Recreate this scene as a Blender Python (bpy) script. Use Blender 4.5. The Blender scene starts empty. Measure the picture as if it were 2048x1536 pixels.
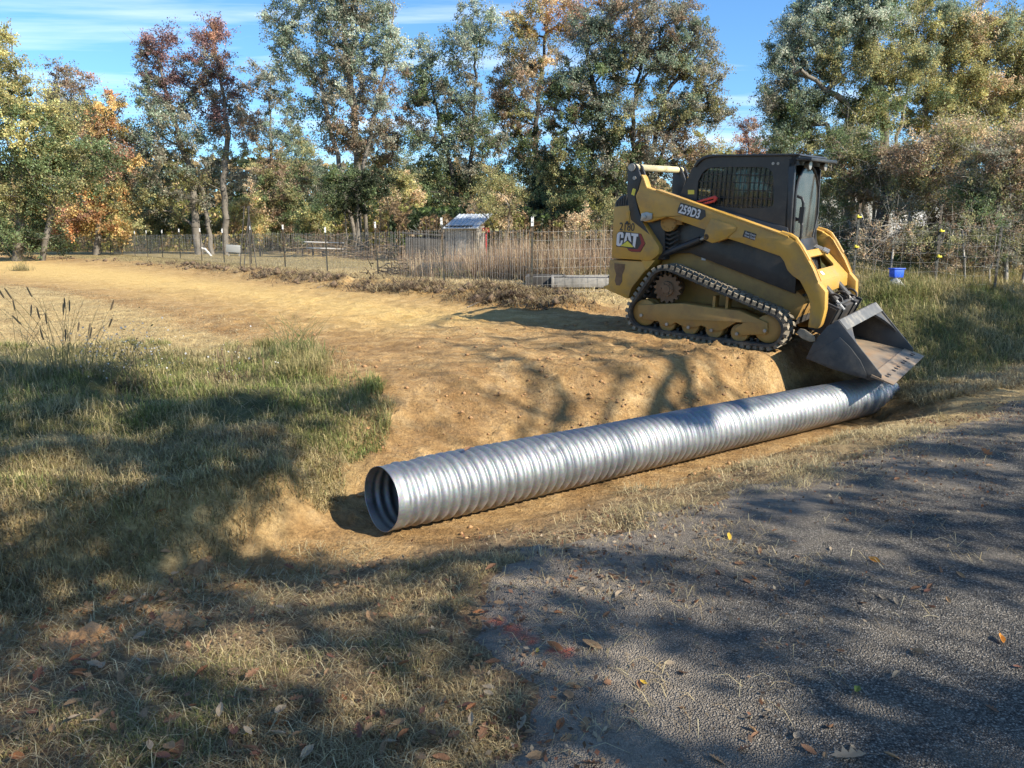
import bpy, bmesh, math, random
import numpy as np
from mathutils import Vector, Matrix, Euler
from mathutils.geometry import tessellate_polygon
C = bpy.context.scene.collection
S = bpy.context.scene
rng = np.random.default_rng(7)
random.seed(7)
R_ = math.radians

# ---------------------------------------------------------------- camera
CAM = np.array([0.0, 0.0, 1.6]); FPX = 1538.0; PITCH = math.atan(288.0 / 1538.0)
cd = bpy.data.cameras.new('camera'); cam = bpy.data.objects.new('camera', cd); C.objects.link(cam)
cam.location = CAM; cam.rotation_euler = (math.pi / 2 - PITCH, 0, 0)
cd.sensor_width = 36; cd.lens = 36 * FPX / 2048; cd.clip_start = 0.05; cd.clip_end = 2000
S.camera = cam
FW = np.array([0, math.cos(PITCH), -math.sin(PITCH)]); UP = np.array([0, math.sin(PITCH), math.cos(PITCH)]); RT = np.array([1.0, 0, 0])
def ray(px, py): return FW + RT * (px - 1024) / FPX + UP * (768 - py) / FPX
def at_z(px, py, z):
    r = ray(px, py); return CAM + r * (z - CAM[2]) / r[2]
def at_d(px, py, d):                    # point of the view ray at depth y = d
    r = ray(px, py); return CAM + r * d / r[1]

# ---------------------------------------------------------------- world and sun
SUN_AZ = np.array([0.85, -0.53]); SUN_AZ /= np.linalg.norm(SUN_AZ); SUN_EL = R_(34)
SUN = np.array([SUN_AZ[0] * math.cos(SUN_EL), SUN_AZ[1] * math.cos(SUN_EL), math.sin(SUN_EL)])
w = bpy.data.worlds.new('World'); S.world = w; w.use_nodes = True
nt = w.node_tree; nt.nodes.clear()
def N(t, k, **kw):
    n = t.nodes.new(k)
    for a, b in kw.items(): setattr(n, a, b)
    return n
sky = N(nt, 'ShaderNodeTexSky', sky_type='NISHITA', sun_disc=False, sun_elevation=SUN_EL,
        sun_rotation=math.atan2(SUN_AZ[0], SUN_AZ[1]), air_density=1.0, dust_density=0.4, ozone_density=2.6, altitude=150)
tc = N(nt, 'ShaderNodeTexCoord'); sep = N(nt, 'ShaderNodeSeparateXYZ'); nt.links.new(tc.outputs['Generated'], sep.inputs[0])
mx = N(nt, 'ShaderNodeMath', operation='MAXIMUM'); mx.inputs[1].default_value = 0.02; nt.links.new(sep.outputs['Z'], mx.inputs[0])
dx = N(nt, 'ShaderNodeMath', operation='DIVIDE'); dy = N(nt, 'ShaderNodeMath', operation='DIVIDE')
nt.links.new(sep.outputs['X'], dx.inputs[0]); nt.links.new(mx.outputs[0], dx.inputs[1])
nt.links.new(sep.outputs['Y'], dy.inputs[0]); nt.links.new(mx.outputs[0], dy.inputs[1])
cmb = N(nt, 'ShaderNodeCombineXYZ'); nt.links.new(dx.outputs[0], cmb.inputs[0]); nt.links.new(dy.outputs[0], cmb.inputs[1])
mp = N(nt, 'ShaderNodeMapping'); mp.inputs['Scale'].default_value = (0.35, 1.15, 1); mp.inputs['Rotation'].default_value = (0, 0, 0.12)
mp.inputs['Location'].default_value = (0.75, 0.55, 0); nt.links.new(cmb.outputs[0], mp.inputs[0])
cn = N(nt, 'ShaderNodeTexNoise'); cn.inputs['Scale'].default_value = 0.8; cn.inputs['Detail'].default_value = 7; cn.inputs['Roughness'].default_value = 0.58
cn.inputs['Distortion'].default_value = 0.35
nt.links.new(mp.outputs[0], cn.inputs['Vector'])
cr = N(nt, 'ShaderNodeValToRGB'); cr.color_ramp.elements[0].position = 0.50; cr.color_ramp.elements[0].color = (0, 0, 0, 1)
cr.color_ramp.elements[1].position = 0.88; cr.color_ramp.elements[1].color = (1, 1, 1, 1); nt.links.new(cn.outputs['Fac'], cr.inputs[0])
tint = N(nt, 'ShaderNodeMix', data_type='RGBA', blend_type='MULTIPLY'); tint.inputs[0].default_value = 1.0
tint.inputs[7].default_value = (0.58, 0.86, 1.08, 1); nt.links.new(sky.outputs[0], tint.inputs[6])
mixc = N(nt, 'ShaderNodeMix', data_type='RGBA'); mixc.inputs[7].default_value = (7.4, 7.9, 8.4, 1)
nt.links.new(cr.outputs[0], mixc.inputs[0]); nt.links.new(tint.outputs[2], mixc.inputs[6])
bg = N(nt, 'ShaderNodeBackground'); bg.inputs[1].default_value = 0.102; nt.links.new(mixc.outputs[2], bg.inputs[0])
wo = N(nt, 'ShaderNodeOutputWorld'); nt.links.new(bg.outputs[0], wo.inputs[0])
sl = bpy.data.lights.new('sun', 'SUN'); sl.energy = 5.0; sl.angle = R_(0.53); sl.color = (1.0, 0.93, 0.80)
so = bpy.data.objects.new('sun', sl); C.objects.link(so)
so.rotation_euler = Vector(-SUN).to_track_quat('-Z', 'Y').to_euler()
S.view_settings.view_transform = 'Standard'; S.view_settings.look = 'None'; S.view_settings.exposure = 1.05; S.view_settings.gamma = 1
S.render.engine = 'CYCLES'
S.cycles.max_bounces = 5; S.cycles.diffuse_bounces = 3; S.cycles.glossy_bounces = 3; S.cycles.transmission_bounces = 4; S.cycles.transparent_max_bounces = 6
S.cycles.use_denoising = True; S.cycles.caustics_reflective = False; S.cycles.caustics_refractive = False
try: S.cycles.use_light_tree = False
except Exception: pass

# ---------------------------------------------------------------- helpers
def tag(o, label=None, cat=None, group=None, kind=None):
    if label: o['label'] = label
    if cat: o['category'] = cat
    if group: o['group'] = group
    if kind: o['kind'] = kind
    return o
def empty(name, label, cat, loc=(0, 0, 0), rot=(0, 0, 0), group=None):
    o = bpy.data.objects.new(name, None); C.objects.link(o); o.location = loc; o.rotation_euler = rot; o.empty_display_size = 0.1
    return tag(o, label, cat, group)
def link(name, me, mats=None, parent=None, smooth=False):
    o = bpy.data.objects.new(name, me); C.objects.link(o)
    if mats is not None:
        for m in (mats if isinstance(mats, (list, tuple)) else [mats]): me.materials.append(m)
    if parent is not None: o.parent = parent
    if smooth: me.polygons.foreach_set('use_smooth', np.ones(len(me.polygons), dtype=bool))
    return o
def npmesh(name, V, faces, col=None, attr='tint'):
    """V (n,3); faces: list of int arrays (m,k), any k per array; col: per-vertex rgb"""
    V = np.asarray(V, dtype=np.float32); me = bpy.data.meshes.new(name)
    faces = [np.asarray(f, dtype=np.int32) for f in faces if len(f)]
    nl = sum(f.size for f in faces); npoly = sum(len(f) for f in faces)
    me.vertices.add(len(V)); me.vertices.foreach_set('co', V.ravel())
    me.loops.add(nl); me.loops.foreach_set('vertex_index', np.concatenate([f.ravel() for f in faces]))
    me.polygons.add(npoly)
    tot = np.concatenate([np.full(len(f), f.shape[1], dtype=np.int32) for f in faces])
    st = np.concatenate([[0], np.cumsum(tot)[:-1]]).astype(np.int32)
    me.polygons.foreach_set('loop_start', st)
    try: me.polygons.foreach_set('loop_total', tot)
    except Exception: pass
    me.update(calc_edges=True)
    if col is not None:
        a = me.attributes.new(attr, 'FLOAT_COLOR', 'POINT')
        c = np.ones((len(V), 4), dtype=np.float32); c[:, :3] = col; a.data.foreach_set('color', c.ravel())
    return me
def h2(ix, iy, s):
    n = (ix.astype(np.int64) * 374761393 + iy.astype(np.int64) * 668265263 + s * 1442695041) & 0x7fffffff
    n = ((n ^ (n >> 13)) * 1274126177) & 0x7fffffff
    return ((n ^ (n >> 16)) & 0xffff) / 65535.0
def vnoise(x, y, s=0):
    x = np.asarray(x, float); y = np.asarray(y, float)
    ix = np.floor(x); iy = np.floor(y); fx = x - ix; fy = y - iy
    fx = fx * fx * (3 - 2 * fx); fy = fy * fy * (3 - 2 * fy)
    a = h2(ix, iy, s); b = h2(ix + 1, iy, s); c = h2(ix, iy + 1, s); d = h2(ix + 1, iy + 1, s)
    return (a + (b - a) * fx) * (1 - fy) + (c + (d - c) * fx) * fy
def fbm(x, y, s=0, o=4):
    v = 0; a = 0.5; t = 0
    for i in range(o):
        v = v + a * vnoise(x * 2 ** i, y * 2 ** i, s + i * 17); t += a; a *= 0.5
    return v / t
def ss(a, b, x):
    t = np.clip((np.asarray(x, float) - a) / (b - a), 0, 1); return t * t * (3 - 2 * t)

class MB:
    """collects shapes, then links them as ONE mesh"""
    def __init__(s): s.V = []; s.F = []; s.M = []; s.n = 0
    def add(s, V, F, m=0):
        s.V += [tuple(map(float, v)) for v in V]; s.F += [tuple(i + s.n for i in f) for f in F]; s.M += [m] * len(F); s.n += len(V)
    def box(s, c, d, m=0, rot=None):
        x, y, z = (q / 2 for q in d)
        P = [Vector(p) for p in ((-x, -y, -z), (x, -y, -z), (x, y, -z), (-x, y, -z), (-x, -y, z), (x, -y, z), (x, y, z), (-x, y, z))]
        if rot is not None: P = [rot @ p for p in P]
        s.add([p + Vector(c) for p in P], [(0, 3, 2, 1), (4, 5, 6, 7), (0, 1, 5, 4), (1, 2, 6, 5), (2, 3, 7, 6), (3, 0, 4, 7)], m)
    def bar(s, a, b, wd, th=None, m=0, upv=(0, 0, 1)):
        a = Vector(a); b = Vector(b); th = th or wd; d = (b - a); L = d.length; d.normalize()
        u = Vector(upv)
        if abs(d.dot(u)) > 0.98: u = Vector((1, 0, 0))
        sx = d.cross(u).normalized(); sz = sx.cross(d)
        s.box((a + b) / 2, (L, wd, th), m, Matrix((d, sx, sz)).transposed())
    def tube(s, pts, r, n=8, m=0, caps=True):
        pts = [Vector(p) for p in pts]; rr = r if isinstance(r, (list, tuple)) else [r] * len(pts); V = []; F = []
        T = [(pts[min(i + 1, len(pts) - 1)] - pts[max(i - 1, 0)]).normalized() for i in range(len(pts))]
        u = Vector((0, 0, 1)) if abs(T[0].z) < 0.9 else Vector((1, 0, 0)); u = (u - T[0] * u.dot(T[0])).normalized()
        for i, p in enumerate(pts):
            u = (u - T[i] * u.dot(T[i])).normalized(); v = T[i].cross(u)
            for k in range(n):
                a = 2 * math.pi * k / n; V.append(p + (u * math.cos(a) + v * math.sin(a)) * rr[i])
        for i in range(len(pts) - 1):
            for k in range(n): F.append((i * n + k, i * n + (k + 1) % n, (i + 1) * n + (k + 1) % n, (i + 1) * n + k))
        if caps: F.append(tuple(range(n - 1, -1, -1))); F.append(tuple(range((len(pts) - 1) * n, len(pts) * n)))
        s.add(V, F, m)
    def lathe(s, c, axis, prof, n=24, m=0):
        """prof: (offset along axis, radius)"""
        ax = Vector(axis).normalized(); u = Vector((0, 0, 1)) if abs(ax.z) < 0.9 else Vector((1, 0, 0)); u = (u - ax * u.dot(ax)).normalized(); v = ax.cross(u); c = Vector(c)
        V = []; F = []
        for t, r in prof:
            for k in range(n):
                a = 2 * math.pi * k / n; V.append(c + ax * t + (u * math.cos(a) + v * math.sin(a)) * r)
        for i in range(len(prof) - 1):
            for k in range(n): F.append((i * n + k, i * n + (k + 1) % n, (i + 1) * n + (k + 1) % n, (i + 1) * n + k))
        F.append(tuple(range(n - 1, -1, -1))); F.append(tuple(range((len(prof) - 1) * n, len(prof) * n)))
        s.add(V, F, m)
    def prism(s, poly, y0, y1, m=0, holes=()):
        """poly of (x,z) in the XZ plane, extruded from y0 to y1, holes too"""
        loops = [[Vector((a, b, 0)) for a, b in poly]] + [[Vector((a, b, 0)) for a, b in h] for h in holes]
        tri = tessellate_polygon(loops); flat = [p for l in loops for p in l]; n = len(flat)
        V = [(p.x, y0, p.y) for p in flat] + [(p.x, y1, p.y) for p in flat]
        F = [tuple(t) for t in tri] + [tuple(i + n for i in reversed(t)) for t in tri]
        b = 0
        for l in loops:
            k = len(l)
            for i in range(k): F.append((b + i, b + (i + 1) % k, b + (i + 1) % k + n, b + i + n))
            b += k
        s.add(V, F, m)
    def build(s, name, mats=None, parent=None, bevel=0, smooth=False, seg=2):
        me = bpy.data.meshes.new(name); me.from_pydata(s.V, [], s.F)
        o = link(name, me, mats, parent)
        me.polygons.foreach_set('material_index', s.M)
        bm = bmesh.new(); bm.from_mesh(me); bmesh.ops.recalc_face_normals(bm, faces=bm.faces)
        if bevel:
            ed = [e for e in bm.edges if len(e.link_faces) == 2 and e.calc_face_angle(0) > 0.5]
            bmesh.ops.bevel(bm, geom=ed, offset=bevel, segments=seg, affect='EDGES', profile=0.5, clamp_overlap=True)
        bm.to_mesh(me); bm.free()
        if smooth or bevel:
            me.polygons.foreach_set('use_smooth', np.ones(len(me.polygons), dtype=bool))
            try: me.set_sharp_from_angle(angle=R_(38))
            except Exception: pass
        return o

def mat(name, col, rough=0.6, metal=0.0, var=0.12, scale=6.0, bump=0.0, bscale=60, dirt=None, dirt_amt=0.45, dscale=3.0, trans=0, spec=0.5, attr=None, coord='Object'):
    m = bpy.data.materials.new(name); m.use_nodes = True; t = m.node_tree; b = t.nodes['Principled BSDF']
    tcn = N(t, 'ShaderNodeTexCoord'); L = t.links.new
    if attr:
        at = N(t, 'ShaderNodeAttribute', attribute_name=attr); base = at.outputs['Color']
    else:
        rgb = N(t, 'ShaderNodeRGB'); rgb.outputs[0].default_value = (*col, 1); base = rgb.outputs[0]
    n1 = N(t, 'ShaderNodeTexNoise'); n1.inputs['Scale'].default_value = scale; n1.inputs['Detail'].default_value = 6; n1.inputs['Roughness'].default_value = 0.65; L(tcn.outputs[coord], n1.inputs['Vector'])
    mr = N(t, 'ShaderNodeMapRange'); mr.inputs[1].default_value = 0.3; mr.inputs[2].default_value = 0.7; mr.inputs[3].default_value = 1 - var; mr.inputs[4].default_value = 1 + var; L(n1.outputs['Fac'], mr.inputs[0])
    mu = N(t, 'ShaderNodeMix', data_type='RGBA', blend_type='MULTIPLY'); mu.inputs[0].default_value = 1; L(base, mu.inputs[6]); L(mr.outputs[0], mu.inputs[7])
    out = mu.outputs[2]
    if dirt:
        n2 = N(t, 'ShaderNodeTexNoise'); n2.inputs['Scale'].default_value = dscale; n2.inputs['Detail'].default_value = 9; n2.inputs['Roughness'].default_value = 0.72; L(tcn.outputs[coord], n2.inputs['Vector'])
        rp = N(t, 'ShaderNodeMapRange'); rp.inputs[1].default_value = 0.48; rp.inputs[2].default_value = 0.72; rp.inputs[3].default_value = 0; rp.inputs[4].default_value = dirt_amt; L(n2.outputs['Fac'], rp.inputs[0])
        dm = N(t, 'ShaderNodeMix', data_type='RGBA'); dm.inputs[7].default_value = (*dirt, 1); L(rp.outputs[0], dm.inputs[0]); L(out, dm.inputs[6]); out = dm.outputs[2]
        rr = N(t, 'ShaderNodeMapRange'); rr.inputs[3].default_value = rough; rr.inputs[4].default_value = min(1, rough + 0.5); L(rp.outputs[0], rr.inputs[0]); L(rr.outputs[0], b.inputs['Roughness'])
    else: b.inputs['Roughness'].default_value = rough
    L(out, b.inputs['Base Color']); b.inputs['Metallic'].default_value = metal; b.inputs['Specular IOR Level'].default_value = spec
    if bump:
        n3 = N(t, 'ShaderNodeTexNoise'); n3.inputs['Scale'].default_value = bscale; n3.inputs['Detail'].default_value = 6; L(tcn.outputs[coord], n3.inputs['Vector'])
        bp = N(t, 'ShaderNodeBump'); bp.inputs['Strength'].default_value = bump; bp.inputs['Distance'].default_value = 0.02; L(n3.outputs['Fac'], bp.inputs['Height']); L(bp.outputs[0], b.inputs['Normal'])
    if trans:
        tr = N(t, 'ShaderNodeBsdfTranslucent'); L(out, tr.inputs[0]); ms = N(t, 'ShaderNodeMixShader'); ms.inputs[0].default_value = trans
        L(b.outputs[0], ms.inputs[1]); L(tr.outputs[0], ms.inputs[2]); L(ms.outputs[0], t.nodes['Material Output'].inputs[0])
    return m
# ================================================================ terrain
PA = np.array([-0.80, 4.49]); PB = np.array([4.30, 8.77]); PU = (PB - PA) / np.linalg.norm(PB - PA); PN = np.array([-PU[1], PU[0]])
PLEN = float(np.linalg.norm(PB - PA)); PR = 0.216; PZ = 0.045; PZB = -0.145           # culvert pipe axis, outer radius, axis height
LT = np.array([2.686, 9.562, 0.488]); LE = (0.045, 0.066, -0.635)      # loader position and rotation
LM = np.array(Euler(LE, 'XYZ').to_matrix())
def sd_poly(x, y, P):
    """signed distance to polygon, positive inside"""
    P = np.asarray(P)[:, :2]; d = np.full(np.shape(x), 1e9); ins = np.zeros(np.shape(x), bool); n = len(P)
    for i in range(n):
        a = P[i]; b = P[(i + 1) % n]; e = b - a; wx = x - a[0]; wy = y - a[1]
        t = np.clip((wx * e[0] + wy * e[1]) / max(e @ e, 1e-9), 0, 1)
        d = np.minimum(d, (wx - e[0] * t) ** 2 + (wy - e[1] * t) ** 2)
        c = ((a[1] <= y) != (b[1] <= y)) & (x < a[0] + (y - a[1]) / (b[1] - a[1] + 1e-12) * e[0]); ins ^= c
    d = np.sqrt(d); return np.where(ins, d, -d)
ZL = 0.42
DIRT = [(-0.95, 3.95), (-1.0, 3.6), (-1.6, 3.05), (-2.4, 2.75), (-3.6, 2.2), (-3.9, 2.55), (-2.6, 3.2), (-1.85, 3.7), (-1.55, 4.1), (-1.38, 4.5), (-1.12, 4.9), (-1.05, 5.5), (-1.3, 6.3), (-2.0, 7.5), (-3.2, 9.0), (-5.4, 11.5), (-10, 16), (-17, 21.5),
        (-26, 31), (-46, 50), (-40, 54), (-27, 44), (-13.2, 28.6), (-6.5, 20.6), (-2.6, 15.6), (-0.1, 12.9), (0.9, 12.4), (2.0, 12.2), (3.9, 10.8), (4.6, 9.6), (4.75, 8.8), (4.6, 8.1), (3.3, 7.0), (0.9, 5.3), (-0.3, 4.25)]
BERM = [(-30, 46), (-13.2, 28.6), (-6.5, 20.6), (-2.6, 15.6), (-0.1, 12.9), (0.75, 12.3)]
GREEN_L = [(-0.95, 5.35), (-1.0, 5.9), (-1.5, 7.2), (-2.3, 8.6), (-4.5, 8.3), (-9, 9), (-16, 8), (-16, 2), (-4, 3.6), (-2.2, 4.45), (-1.35, 4.75)]
GREEN_R = [(4.9, 8.7), (4.5, 9.6), (4.0, 12.0), (3.8, 14), (9, 19), (30, 30), (32, 26), (12, 14.2), (7.0, 10.2), (5.6, 9.1)]
ROAD = [(-9, -8), (-0.6, 0.4), (-0.06, 1.6), (-0.03, 2.3), (-0.22, 3.1), (-0.05, 3.62), (0.55, 4.17), (1.65, 5.05), (3.41, 6.42), (5.29, 7.72), (9, 10.3), (60, 47), (75, 27), (14, -16)]
def line_d(x, y, P):
    d = np.full(np.shape(x), 1e9); P = np.asarray(P)
    for i in range(len(P) - 1):
        a = P[i]; e = P[i + 1] - a; wx = x - a[0]; wy = y - a[1]; t = np.clip((wx * e[0] + wy * e[1]) / (e @ e), 0, 1)
        d = np.minimum(d, np.hypot(wx - e[0] * t, wy - e[1] * t))
    return d
def ground(x, y, fine=True):
    x = np.asarray(x, float); y = np.asarray(y, float)
    s = (x - PA[0]) * PN[0] + (y - PA[1]) * PN[1]; t = (x - PA[0]) * PU[0] + (y - PA[1]) * PU[1]
    s = s + 0.10 * (fbm(x * 1.3, y * 1.3, 3, 3) - 0.5) * ss(0.25, 0.6, np.abs(s))
    drv = ss(-0.55, -0.05, t) * (1 - ss(5.9, 6.6, t))           # the cleared driveway
    left = 1 - ss(-0.9, 0.0, t); right = ss(5.8, 6.8, t)
    zf = 0.44 + 0.22 * ss(8, 15, y) + 0.12 * (fbm(x * 0.12, y * 0.12, 5, 3) - 0.5) * ss(8, 20, y)
    zf = zf - 0.08 * (1 - ss(0, 4, np.abs(x + 3))) * (1 - ss(6, 9, y))
    zf = zf + 0.02 * np.clip(y - 20, 0, 60) * 0.12
    zf = zf + 1.2 * ss(48, 90, y + 0.15 * x)
    far = ss(0.9, 2.6, s)
    edge_w = 1.5 - 0.75 * ss(2.2, 3.6, t)                         # the slope above the pipe is steeper below the loader
    k = np.clip((s - 0.28) / edge_w, 0, 1); prof = np.where(k < 1, 1 - (1 - k) ** 1.55, 1)
    lip = 0.40 - 0.10 * ss(3.0, 0.0, t)
    fd = -0.185 - 0.031 * np.clip(t, -0.5, 7)
    z_d = fd + (lip - fd) * prof + (zf - lip) * far
    kl = np.clip((s - 0.20) / (0.34 + 0.3 * ss(-0.6, -2.0, t)), 0, 1); pl = kl * kl * (3 - 2 * kl)
    top_l = 0.20 + 0.10 * ss(0.7, 1.8, s)
    fl = -0.19 + 0.10 * ss(-0.6, -3.2, t)
    z_l = fl + (top_l - fl) * pl + (zf - 0.30) * far
    kr = np.clip((s + 0.1) / 1.3, 0, 1); pr = kr * kr * (3 - 2 * kr)
    z_r = -0.12 + 0.46 * pr + (zf - 0.34) * ss(1, 4, s)
    a = drv; z_side = np.where(t < 2, z_l, z_r)
    z_field = z_d * a + z_side * (1 - a)
    floor = fd * a + np.where(t < 2, fl, -0.13) * (1 - a)
    kk = np.clip((-s - 0.30) / 1.5, 0, 1); z_road = floor * (1 - (1 - (1 - kk) ** 1.8))
    z = np.where(s > -0.25, z_field, z_road)
    z = np.where((s > -0.3) & (s < 0.3), np.where(a > 0.5, np.minimum(z, fd + 0.012), z), z)
    z = z + 0.42 * ss(4.6, 6.2, x) * ss(9.6, 12.4, y) * (1 - ss(18, 30, y))
    # loader stands on its own flat patch
    dx_ = x - LT[0]; dy_ = y - LT[1]; lx = LM[0, 0] * dx_ + LM[1, 0] * dy_; ly = LM[0, 1] * dx_ + LM[1, 1] * dy_
    pz = LT[2] - 0.066 * lx + 0.045 * ly
    wl = ss(1.15, 0.80, np.abs(lx - 0.0)) * ss(1.45, 0.95, np.abs(ly)); z = z * (1 - wl) + (pz - 0.012) * wl
    if fine:
        dm = np.clip(sd_poly(x, y, DIRT) * 3 + 0.5, 0, 1); nearf = 1 - ss(14, 40, y)
        rd = np.clip(sd_poly(x, y, ROAD) * 3 + 0.3, 0, 1)
        z = z + (0.095 * (fbm(x * 1.6, y * 1.6, 11, 3) - 0.5) * (1 - wl * 0.8) + 0.060 * (fbm(x * 6, y * 6, 12, 4) - 0.5)) * (1 - rd) * ss(0.2, 0.5, np.abs(s))
        cl = np.clip(fbm(x * 9, y * 9, 21, 3) - 0.56, 0, 1); z = z + 0.20 * cl * dm * nearf * ss(3.4, 0.4, s) * ss(0.22, 0.45, s)
        z = z + 0.012 * (vnoise(x * 26, y * 26, 31) - 0.5) * (1 - rd) * nearf
        cut = ss(-1.7, -1.0, t) * ss(0.35, -0.1, t) * ss(0.10, 0.3, s) * ss(1.3, 0.8, s); z = z + cut * (0.16 * (fbm(x * 5, y * 5, 71, 4) - 0.5) + 0.05 * (vnoise(x * 17, y * 17, 72) - 0.5))
        # tyre and track scuffs along the driveway
        gm = np.clip(sd_poly(x, y, GREEN_L) * 1.5 + 0.4, 0, 1); z = z + gm * (0.16 * (fbm(x * 1.1, y * 1.1, 18, 3) - 0.5) + 0.10 * (vnoise(x * 3.1, y * 3.1, 19) - 0.5)) * (1 - dm)
        q = vnoise((x * 0.80 + y * 0.6) * 5.5, (x * -0.6 + y * 0.8) * 0.5, 44); z = z + 0.045 * (q - 0.5) * dm * ss(1.0, 2.0, s) * nearf * (1 - wl)
        bd = line_d(x, y, BERM); z = z + ss(0.9, 0.0, bd + 0.5 * (vnoise(x * 1.5, y * 1.5, 9) - 0.5)) * (0.03 + 0.26 * fbm(x * 2.2, y * 2.2, 14, 4) ** 1.5 + 0.08 * (vnoise(x * 7, y * 7, 15) - 0.5)) * (1 - ss(30, 50, y))
        z = np.where(dm > 0.5, z - 0.05 * ss(10, 14, y), z)
    return z
def GZ(x, y): return float(ground(np.array([x]), np.array([y]))[0])

def axis(a, b, step, lo, hi, g):
    v = list(np.arange(a, b, step)); d = step
    while v[-1] < hi: d *= g; v.append(v[-1] + d)
    d = step; pre = []; q = a
    while q > lo: d *= g; q -= d; pre.append(q)
    return np.array(pre[::-1] + v)
GX = axis(-4.2, 6.4, 0.034, -220, 220, 1.055); GY = axis(1.6, 11.5, 0.034, -60, 330, 1.05)
gx, gy = np.meshgrid(GX, GY); gz = ground(gx, gy)
nx, ny = len(GX), len(GY); GV = np.stack([gx.ravel(), gy.ravel(), gz.ravel()], 1)
ii = np.arange(nx * ny).reshape(ny, nx)
GQ = np.stack([ii[:-1, :-1].ravel(), ii[:-1, 1:].ravel(), ii[1:, 1:].ravel(), ii[1:, :-1].ravel()], 1)
fx, fy = gx.ravel(), gy.ravel()
j1 = 0.7 * (fbm(fx * 1.1, fy * 1.1, 51, 4) - 0.5) + 0.25 * (vnoise(fx * 7, fy * 7, 52) - 0.5); jit = j1 * np.clip(0.5 + fy * 0.05, 0.5, 2.5)
m_dirt = ss(-0.25, 0.25, sd_poly(fx, fy, DIRT) + jit * 0.8)
m_green = ss(-0.5, 0.6, np.maximum(sd_poly(fx, fy, GREEN_L), sd_poly(fx, fy, GREEN_R)) + jit)
m_green = np.maximum(m_green, 0.55 * ss(-1, 3, sd_poly(fx, fy, [(-30, 30), (-4.5, 24), (-2, 30), (-14, 48), (-34, 54)]) + jit))
s_all = (fx - PA[0]) * PN[0] + (fy - PA[1]) * PN[1]
m_bright = ss(0.0, 3.0, sd_poly(fx, fy, [(-1.5, 9.4), (-5.5, 13.2), (-14, 21), (-27, 32), (-44, 50), (-36, 50), (-13.5, 27.5), (-6.8, 19.5), (-3, 14.7), (-0.6, 12.0), (0.3, 10.8)]) + 1.2 + jit)
m_soil = ss(0.1, -0.4, s_all) * ss(9, 4, fy) * 0.85
gme = npmesh('ground', GV, [GQ], np.stack([m_dirt, m_green * (1 - m_dirt), m_bright * m_dirt], 1), 'zone')
_a = gme.attributes.new('soil', 'FLOAT', 'POINT'); _a.data.foreach_set('value', m_soil.astype(np.float32))

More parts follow.
